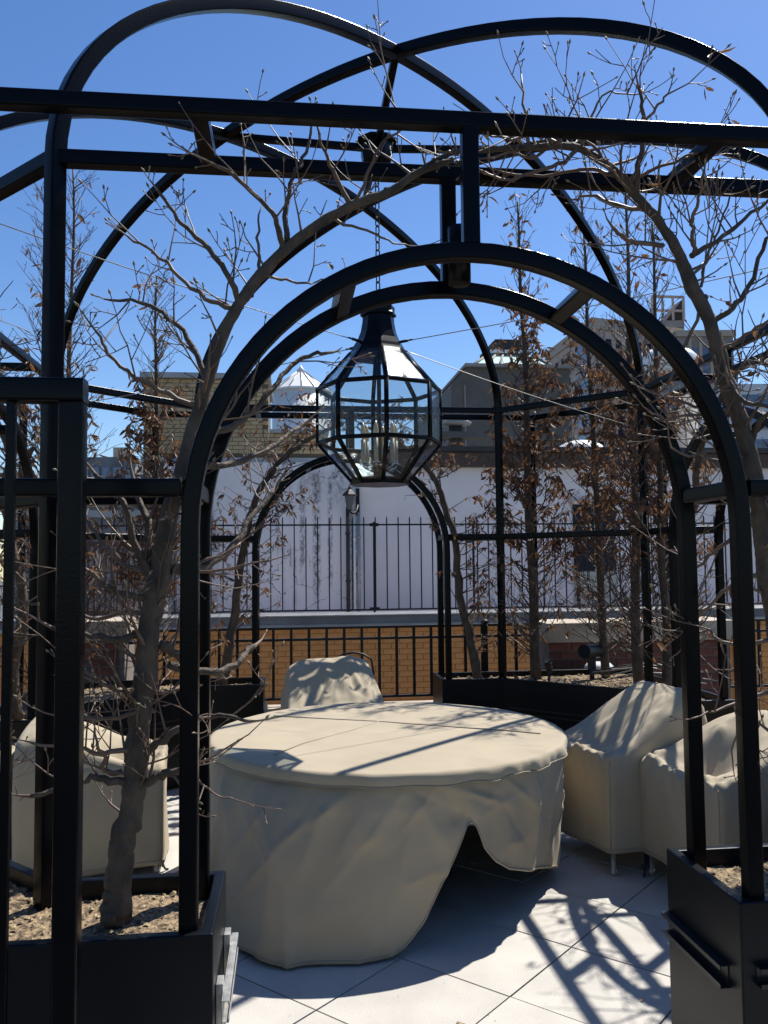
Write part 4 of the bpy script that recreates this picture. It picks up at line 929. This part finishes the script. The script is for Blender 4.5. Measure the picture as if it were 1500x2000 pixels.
pf = empty('picket_fence', (0, PY, zc1), label='tall thin black iron picket fence on the coping of the ochre wall', cat='fence')
zp0, zp1, zr1, zr0 = zc1, aty(700, 1008, PY).z, aty(700, 1025, PY).z, aty(700, 1191, PY).z
xl, xr = aty(150, 1100, PY).x, aty(1560, 1100, PY).x
for z in (zr0, zr1):
    mb = MB(); mb.box(((xl+xr)/2, PY, z), (xr-xl, .03, .022)); mb.build('rail', M['iron'], pf)
pk = MB(); pk.box((0, 0, (zr0-.01+zp1-.03)/2), (.016, .016, zp1-.03-zr0+.01)); pk.add([(-.008, -.008, zp1-.03), (.008, -.008, zp1-.03), (.008, .008, zp1-.03), (-.008, .008, zp1-.03), (0, 0, zp1)], [(0, 1, 4), (1, 2, 4), (2, 3, 4), (3, 0, 4)]); pk_me = pk.mesh('picket', M['iron'])
x = xl; sp_ = .1605
while x < xr: link('picket', pk_me, pf, Matrix.Translation((x, PY, 0))); x += sp_
for u in (731, 925, 505, 1130, 1350):
    x = aty(u, 1100, PY).x; mb = MB(); mb.box((x, PY+.002, (zp0+zp1)/2-.04), (.028, .028, zp1-zp0-.08)); mb.build('fence_post', M['iron'], pf)
    for z_, w_2 in ((zr0+.01, .14), (zr1, .12)):
        mb = MB(); mb.box((x, PY-.012, z_), (w_2, .03, .045)); mb.build('rail_clamp', M['iron'], pf)
LY = 9.4
lw = empty('stained_wall', (0, LY, 0), label='old stained and cracked stucco wall behind the picket fence left of the lamp', cat='wall')
x0, x1 = aty(318, 1100, LY).x, aty(706, 1100, LY).x; zt_ = aty(560, 903, LY).z
mb = MB(); mb.box(((x0+x1)/2, LY+.4, zt_/2-2), (x1-x0, .8, zt_+4)); mb.build('wall_body', M['stucco_old'], lw)
RY = 9.9
rw = empty('lilac_building', (3, RY, 0), label='plain pale lilac stucco building right of the lamp with a brown roof edge', cat='building')
x0r, x1r = x1+.002, aty(1345, 1100, RY).x+6; ztr = aty(900, 913, RY).z
mb = MB(); mb.box(((x0r+x1r)/2, RY+2, ztr/2-2), (x1r-x0r, 4, ztr+4)); mb.build('wall_body', M['stucco'], rw)
zf0, zf1 = ztr, aty(900, 886, RY).z
mb = MB(); mb.box(((x0r+.75+x1r)/2, RY+1.9, (zf0+zf1)/2+.003), (x1r-x0r-.3, 4.1, zf1-zf0)); mb.build('fascia', M['brownband'], rw)
mb = MB(); mb.box(((x0r+.75+x1r)/2, RY+1.9, zf1+.06), (x1r-x0r-.25, 4.2, .09)); mb.build('roof_edge', M['darkgrey'], rw)
wa, wb = aty(1118, 985, RY), aty(1205, 1185, RY); zmid = aty(1160, 1115, RY).z
mb = MB(); mb.box(((wa.x+wb.x)/2, RY-.01, (wa.z+zmid)/2), (wb.x-wa.x, .05, wa.z-zmid)); wi = mb.build('window', M['winglass'], rw)
mb = MB(); mb.box(((wa.x+wb.x)/2, RY-.03, wa.z+.03), (wb.x-wa.x+.1, .12, .07)); mb.box(((wa.x+wb.x)/2, RY-.04, (wa.z+zmid)/2), (.03, .04, wa.z-zmid)); mb.build('frame', M['stone'], wi)
mb = MB(); mb.box(((wa.x+wb.x)/2, RY-.02, (zmid+wb.z)/2-.01), (wb.x-wa.x, .06, zmid-wb.z-.02)); mb.build('sill_panel', mat('pale_panel', (.40, .40, .33), .7, var=.1, vscale=3), rw)
# pipes at the corner
for u, v0, v1, rr, mt, lb in ((679, 990, 1198, .032, 'darkgrey', 'dark downpipe at the corner under the wall lamp'), (692, 1005, 1198, .018, 'white', 'thin white conduit right of the dark downpipe'), (700, 1000, 1198, .028, 'coping', 'grey pipe farthest right at the wall corner')):
    a, b = aty(u, v0, LY-.08), aty(u, v1, LY-.08); dp_ = empty('wall_pipe', b, label=lb, cat='pipe'); mb = MB(); mb.tube([(a.x, LY-.08, a.z), (a.x, LY-.08, b.z-.3)], rr, 10); mb.build('pipe_run', M[mt], dp_)
    mb = MB()
    for k in (.25, .7): mb.tube([(a.x, LY-.08, a.z*(1-k)+b.z*k-.02), (a.x, LY-.08, a.z*(1-k)+b.z*k+.02)], rr*1.35, 10)
    mb.build('pipe_clip', M[mt], dp_)
wl = empty('wall_lamp', aty(700, 985, LY), label='small black carriage lamp on a curved bracket on the stucco wall', cat='lamp')
c = aty(683, 975, LY-.25); mb = MB(); k_ = .0048*1.25
mb.lathe([(.03, -.17), (.055, -.15), (.085, .05), (.09, .06)], 6, c, R(15), False); mb.build('lamp_glass', mat('smoky_glass', (.10, .10, .11), .2), wl)
mb = MB(); mb.lathe([(.125, .055), (.125, .075), (.06, .14), (.025, .17), (.03, .19), (.005, .23)], 6, c, R(15), False); mb.lathe([(.01, -.22), (.03, -.19), (.03, -.165)], 6, c, R(15), False); mb.build('lamp_roof', M['iron'], wl)
mb = MB(); a = aty(706, 960, LY); mb.tube([c+Vector((0, 0, -.20)), c+Vector((.05, .06, -.23)), c+Vector((.12, .14, -.2)), c+Vector((.15, .2, -.08))], .018, 8); mb.box((c.x+.15, LY-.02, c.z-.03), (.06, .04, .45)); mb.build('bracket', M['iron'], wl)
# dark recess post left of lilac wall, flue etc.
# ------------------------------------------------------------------ buff brick building and water tank on the left
BY = 9.95
bu = empty('buff_brick_building', (-2.6, BY, 3), label='buff brick upper storey above the stained wall at left', cat='building')
xa, xb, xc = aty(280, 800, BY).x, aty(524, 800, BY).x, aty(640, 860, BY).x
z0, z1, z2 = aty(500, 906, BY).z, aty(500, 846, BY).z, aty(450, 736, BY).z
mb = MB(); mb.box(((xa+xc)/2, BY+1.02, (z0+z1)/2-1), (xc-xa, 2, z1-z0+2)); mb.box(((xa+xb)/2, BY+1.02, (z1+z2)/2+.001), (xb-xa, 2, z2-z1)); mb.build('wall_body', M['buffmortar'], bu)
brick_face(bu, aty(395, 800, BY).x, xc, z0+.12, z1, BY, .205, .071, .010, .03, M['buffbrick'], limit=130)
brick_face(bu, aty(395, 800, BY).x, xb, z1+.002, z2-.05, BY, .205, .071, .010, .03, M['buffbrick'], limit=170)
brick_face(bu, xa, aty(395, 800, BY).x-.01, z0+.12, z2-.05, BY, .205, .071, .010, .03, M['buffbrick'], limit=0)
mb = MB(); mb.box(((xa+xb)/2, BY+1, z2+.0), (xb-xa+.1, 2.2, .09)); mb.box(((xb+xc)/2+.02, BY+1, z1+.03), (xc-xb, 2.16, .06)); mb.box(((xa+xc)/2, BY+1, z0+.055), (xc-xa+.06, 2.14, .09)); mb.build('coping', M['coping'], bu)
TY_ = 20; c = aty(588, 768, TY_); rt = (aty(648, 768, TY_).x-aty(528, 768, TY_).x)/2
wt = empty('water_tank', (c.x, TY_, 0), label='white rooftop water tank with a ribbed conical lid', cat='water tank')
zb_ = aty(588, 850, TY_).z; za = aty(592, 718, TY_).z
mb = MB(); mb.lathe([(rt*.94, zb_-3), (rt*.94, c.z)], 28, (c.x, TY_, 0)); mb.build('tank_body', M['white'], wt)
mb = MB(); mb.lathe([(rt*1.02, c.z-.02), (rt*1.02, c.z+.03), (.10, za-.12), (.02, za-.1)], 16, (c.x, TY_, 0), 0, False); mb.build('conical_lid', M['white'], wt)
mb = MB(); mb.lathe([(.12, za-.14), (.14, za-.10), (.05, za), (.01, za+.08)], 10, (c.x, TY_, 0)); mb.build('finial', M['white'], wt)
for k in range(16):
    a = 2*math.pi*k/16; mb = MB(); d = Vector((math.cos(a), math.sin(a), 0)); mb.tube([Vector((c.x, TY_, c.z+.035))+d*rt*1.02, Vector((c.x, TY_, za-.11))+d*.10], .016, 4); mb.build('lid_seam', M['coping'], wt)

# ------------------------------------------------------------------ farther buildings
def facade_windows(parent, p0, p1, zs, cols, ww, wh, mt, name='window', k=1.0):
    d = Vector((p1[0]-p0[0], p1[1]-p0[1], 0)); L_ = d.length; d.normalize(); nrm = Vector((d.y, -d.x, 0)); ang = math.atan2(d.y, d.x)
    w_ = MB(); w_.box((0, 0, 0), (ww, .12*k, wh)); me = w_.mesh(name, mt)
    s_ = MB(); s_.box((0, -.05*k, -wh/2-.07*k), (ww+.2*k, .2*k, .12*k)); ms = s_.mesh('sill', M['stone'])
    for z in zs:
        for c_ in cols:
            p = Vector((p0[0], p0[1], z))+d*(L_*c_)+nrm*.02; mm = Matrix.Translation(p) @ Matrix.Rotation(ang, 4, 'Z')
            o = link(name, me, parent, mm); link('sill', ms, o, mm)
GYY = 26
gb = empty('grey_building', aty(990, 880, GYY), label='dark grey clad building with a hipped pale green glass roof', cat='building')
ol = [aty(u, v, GYY) for u, v in ((881, 1000), (1112, 1000), (1112, 717), (912, 717), (881, 752))]
mb = MB(); mb.slab([(p.x, GYY, p.z) for p in ol], (0, 8, 0)); mb.build('wall_body', M['grey'], gb)
zr_ = ol[3].z; mb = MB(); mb.box(((ol[3].x+ol[2].x)/2, GYY+3.9, zr_+.05), (ol[2].x-ol[3].x+.2, 8.2, .12)); mb.build('parapet', M['towergrey'], gb)
mb = MB(); a = aty(893, 800, GYY); mb.box((a.x+.3, GYY-.02, (ol[4].z+ol[0].z)/2), (.05, .05, ol[4].z-ol[0].z)); mb.build('panel_joint', M['towergrey'], gb)
q0, q1, q2, q3 = aty(918, 714, GYY+.6), aty(1086, 714, GYY+.6), aty(1042, 692, GYY+2.5), aty(955, 692, GYY+2.5)
base4 = [Vector((q0.x, GYY+.6, zr_+.12)), Vector((q1.x, GYY+.6, zr_+.12)), Vector((q1.x, GYY+7, zr_+.12)), Vector((q0.x, GYY+7, zr_+.12))]; top4 = [Vector((q3.x, GYY+2.6, q3.z)), Vector((q2.x, GYY+2.6, q3.z)), Vector((q2.x, GYY+5, q3.z)), Vector((q3.x, GYY+5, q3.z))]
mb = MB(); mb.add(base4+top4, [(0, 1, 5, 4), (1, 2, 6, 5), (2, 3, 7, 6), (3, 0, 4, 7), (4, 5, 6, 7)]); mb.build('glass_roof', M['copper'], gb)
for f in (0, .17, .33, .5, .67, .83, 1):
    mb = MB(); mb.tube([base4[0].lerp(base4[1], f)+Vector((0, -.03, .03)), top4[0].lerp(top4[1], f)+Vector((0, -.03, .03))], .05, 4); mb.build('glazing_bar', M['towergrey'], gb)
mb = MB(); a, b = aty(963, 690, GYY+2.6), aty(1033, 664, GYY+2.6); mb.box(((a.x+b.x)/2, GYY+3.8, (a.z+b.z)/2-.04), (b.x-a.x, 2.3, (b.z-a.z)*.82)); mb.box(((a.x+b.x)/2, GYY+3.8, b.z), (b.x-a.x-.3, 2.0, .12)); mb.build('roof_cap', M['darkgrey'], gb)
mb = MB(); a, b = aty(958, 691, GYY+2.6), aty(1035, 684, GYY+2.6); mb.box(((a.x+b.x)/2, GYY+3.8, (a.z+b.z)/2), (b.x-a.x, 2.6, .14)); mb.build('cap_flashing', M['white'], gb)
# roof plant left of the grey building
DY = 15
rp = empty('roof_duct', aty(880, 885, DY), label='dark rooftop duct with a flat mushroom hood beside the grey building', cat='duct')
c = aty(890, 830, DY); mb = MB(); zb0 = aty(890, 884, DY).z-.1; mb.lathe([(.17, zb0), (.17, c.z-.02)], 14, (c.x, DY, 0)); mb.build('stack', M['darkgrey'], rp)
mb = MB(); mb.lathe([(.15, c.z-.04), (.36, c.z), (.38, c.z+.05), (.30, c.z+.09), (.05, c.z+.11)], 18, (c.x, DY, 0)); mb.build('hood', M['coping'], rp)
mb = MB(); a, b = aty(858, 857, DY), aty(945, 846, DY); mb.box(((a.x+b.x)/2, DY, (a.z+b.z)/2), (b.x-a.x, .5, b.z-a.z)); mb.build('cross_duct', M['grey'], rp)
dm = empty('roof_dome', aty(1133, 885, 14), label='white domed skylight on the roof of the lilac building', cat='skylight')
c0, c1 = aty(1086, 886, 13), aty(1182, 886, 13); rad_ = (c1.x-c0.x)/2; hh = aty(1133, 860, 13).z-c0.z
mb = MB(); mb.lathe([(rad_, c0.z-.25), (rad_, c0.z)]+[(rad_*math.cos(a*math.pi/16), c0.z+hh*math.sin(a*math.pi/16)) for a in range(1, 8)]+[(.01, c0.z+hh)], 24, ((c0.x+c1.x)/2, 13, 0)); mb.build('dome_shell', M['white'], dm)
# pink brick tower
def fl_(u, D): d = ray(u, 1098); return O+d*(D/AXF.dot(d)/1.0)*1.0
def flat(u, D): p = fl_(u, D); return Vector((p.x, p.y, 0))
tw = empty('apartment_tower', flat(1165, 188), label='tall pink brick apartment tower with small dark windows', cat='building')
pA, pB, pC = flat(1076, 220), flat(1168, 188), flat(1345, 198); pD = pA+(pC-pB); ztop = CZ+(1098-693)*220/FPX
mb = MB(); mb.prism([(p.x, p.y) for p in (pA, pB, pC, pD)], -24, ztop); mb.build('wall_body', M['pink'], tw)
mb = MB(); cen = (pA+pB+pC+pD)/4; mb.prism([tuple((cen+(p-cen)*1.03)[:2]) for p in (pA, pB, pC, pD)], ztop-1.6, ztop+.9); mb.build('cornice', M['stone'], tw)
zs = [ztop-4.6-2.95*i for i in range(15)]
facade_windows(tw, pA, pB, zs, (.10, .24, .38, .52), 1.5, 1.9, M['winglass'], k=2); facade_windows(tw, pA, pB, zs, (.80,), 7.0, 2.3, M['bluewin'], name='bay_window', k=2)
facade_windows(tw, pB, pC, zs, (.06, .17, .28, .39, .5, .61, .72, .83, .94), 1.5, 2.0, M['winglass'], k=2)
t2 = empty('stone_tower', flat(1390, 190), label='wide grey stone block rising behind the pink tower at right', cat='building')
a, b = flat(1336, 190), flat(1447, 190); z2_ = CZ+(1094-641)*190/FPX; mb = MB(); mb.prism([(a.x, a.y), (b.x, b.y), (b.x+2, b.y+18), (a.x+2, a.y+18)], -24, z2_); mb.build('wall_body', M['towergrey'], t2)
mb = MB(); mb.prism([(a.x-.5, a.y-.5), (b.x+.5, b.y-.5), (b.x+2.5, b.y+18), (a.x+1.5, a.y+18)], z2_-1.3, z2_+.1); mb.build('cornice', M['stone'], t2)
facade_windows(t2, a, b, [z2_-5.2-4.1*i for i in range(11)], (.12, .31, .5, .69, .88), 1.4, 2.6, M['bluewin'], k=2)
for c_ in (.215, .405, .595, .785):
    p = a.lerp(b, c_); mb = MB(); mb.box((p.x, p.y-.15, (z2_-1.4-20)/2), (.7, .5, z2_-1.4+20)); mb.build('pilaster', M['stone'], t2)
t3 = empty('roof_frame_tower', flat(1320, 225), label='dark stone tower top with an open steel frame beside the pink tower', cat='building')
a, b = flat(1288, 225), flat(1351, 225); z3 = CZ+(1095-598)*225/FPX; mb = MB(); mb.prism([(a.x, a.y), (b.x, b.y), (b.x, b.y+10), (a.x, a.y+10)], -24, z3-3); mb.build('wall_body', M['towergrey'], t3)
z4 = CZ+(1095-572)*225/FPX
for f_ in (0, .33, .66, 1):
    p = a.lerp(b, f_); mb = MB(); mb.box((p.x, p.y, (z3+z4)/2-1.5), (.5, .5, z4-z3+3)); mb.build('frame_post', M['pink'], t3)
for z in (z4, z3-.3):
    mb = MB(); mb.box(((a.x+b.x)/2, (a.y+b.y)/2+.02, z), (b.x-a.x+.6, .6, .6)); mb.build('frame_beam', M['pink'], t3)
mb = MB(); mb.slab([a.lerp(b, .45)+Vector((0, .8, z3-3)), b+Vector((0, .8, z3-3)), b+Vector((0, .8, z4-.6))], (0, 6, 0)); mb.build('stair_bulkhead', M['darkgrey'], t3)
facade_windows(t3, a, b, [z3-6-3.4*i for i in range(6)], (.15, .38, .62, .85), 1.6, 1.9, M['winglass'], k=2)
wbd = empty('white_building', flat(1480, 100), label='white modern block with window bands at the right edge', cat='building')
a, b = flat(1438, 100), flat(1600, 100); zz = CZ+(1094-748)*100/FPX; mb = MB(); mb.prism([(a.x, a.y), (b.x, b.y), (b.x, b.y+12), (a.x, a.y+12)], -24, zz); mb.build('wall_body', M['offwhite'], wbd)
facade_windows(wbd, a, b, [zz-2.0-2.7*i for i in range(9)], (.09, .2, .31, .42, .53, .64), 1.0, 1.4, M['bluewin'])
tk = empty('white_roof_tank', flat(1300, 50), label='round white rooftop tank just visible through the twigs of the right trees', cat='tank')
p = flat(1312, 50); mb = MB(); zk = CZ+(1095-700)*50/FPX; mb.lathe([(1.9, zk-1.2), (1.9, zk), (1.5, zk+.42), (.05, zk+.6)], 20, (p.x, p.y, 0)); mb.build('tank_shell', M['white'], tk)
mb = MB(); mb.lathe([(1.7, -24), (1.7, zk-1.2)], 12, (p.x, p.y, 0)); mb.build('tank_tower', M['towergrey'], tk)
for i, (u0, u1, v, D, mt, lb) in enumerate(((150, 262, 890, 60, 'bluegrey', 'distant blue grey building low on the skyline at left'), (20, 160, 930, 75, 'towergrey', 'distant grey building farthest left on the skyline'), (255, 330, 925, 48, 'bluegrey', 'low slate coloured rooftop just left of the buff brick building'))):
    a, b = flat(u0, D), flat(u1, D); zz = CZ+(1103-v)*D/FPX; e = empty('distant_building', a, label=lb, cat='building', group='distant buildings on the left skyline')
    mb = MB(); mb.prism([(a.x, a.y), (b.x, b.y), (b.x, b.y+8), (a.x, a.y+8)], -24, zz); mb.build('wall_body', M[mt], e)
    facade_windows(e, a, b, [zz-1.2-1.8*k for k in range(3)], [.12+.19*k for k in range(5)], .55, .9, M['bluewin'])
    mb = MB(); mb.box(((a.x*.35+b.x*.65), a.y+3, zz+.5), (1.2, 2, 1.0)); mb.build('roof_hut', M['stone'], e)
# brown slatted screen at left beyond the terrace
ls = empty('slatted_screen', aty(240, 1190, 6.0), label='brown upright slatted screen behind the far left planter', cat='screen')
xa, xb = aty(60, 1100, 6.0).x, aty(292, 1100, 6.0).x; za_, zb_ = aty(240, 1062, 6.0).z, aty(240, 1196, 6.0).z
mb = MB(); mb.box((0, 0, (za_+zb_)/2), (.03, .025, za_-zb_)); me = mb.mesh('slat', M['louvre']); x = xa
while x < xb: link('slat', me, ls, Matrix.Translation((x, 6.0, 0))); x += .068
for z in (za_, zb_):
    mb = MB(); mb.box(((xa+xb)/2, 6.03, z), (xb-xa, .04, .06)); mb.build('screen_rail', M['louvre'], ls)
sh = empty('roof_shed', aty(180, 1180, 8), label='low grey roof storage block behind the brown slatted screen', cat='shed')
a, b = aty(60, 1180, 8), aty(322, 1010, 8); mb = MB(); mb.box(((a.x+b.x)/2, 9, (b.z-1)/2), (b.x-a.x, 2, b.z+1)); mb.build('wall_body', M['bluegrey'], sh); mb = MB(); mb.box(((a.x+b.x)/2, 9, b.z+.05), (b.x-a.x+.1, 2.1, .1)); mb.build('roof', M['coping'], sh)
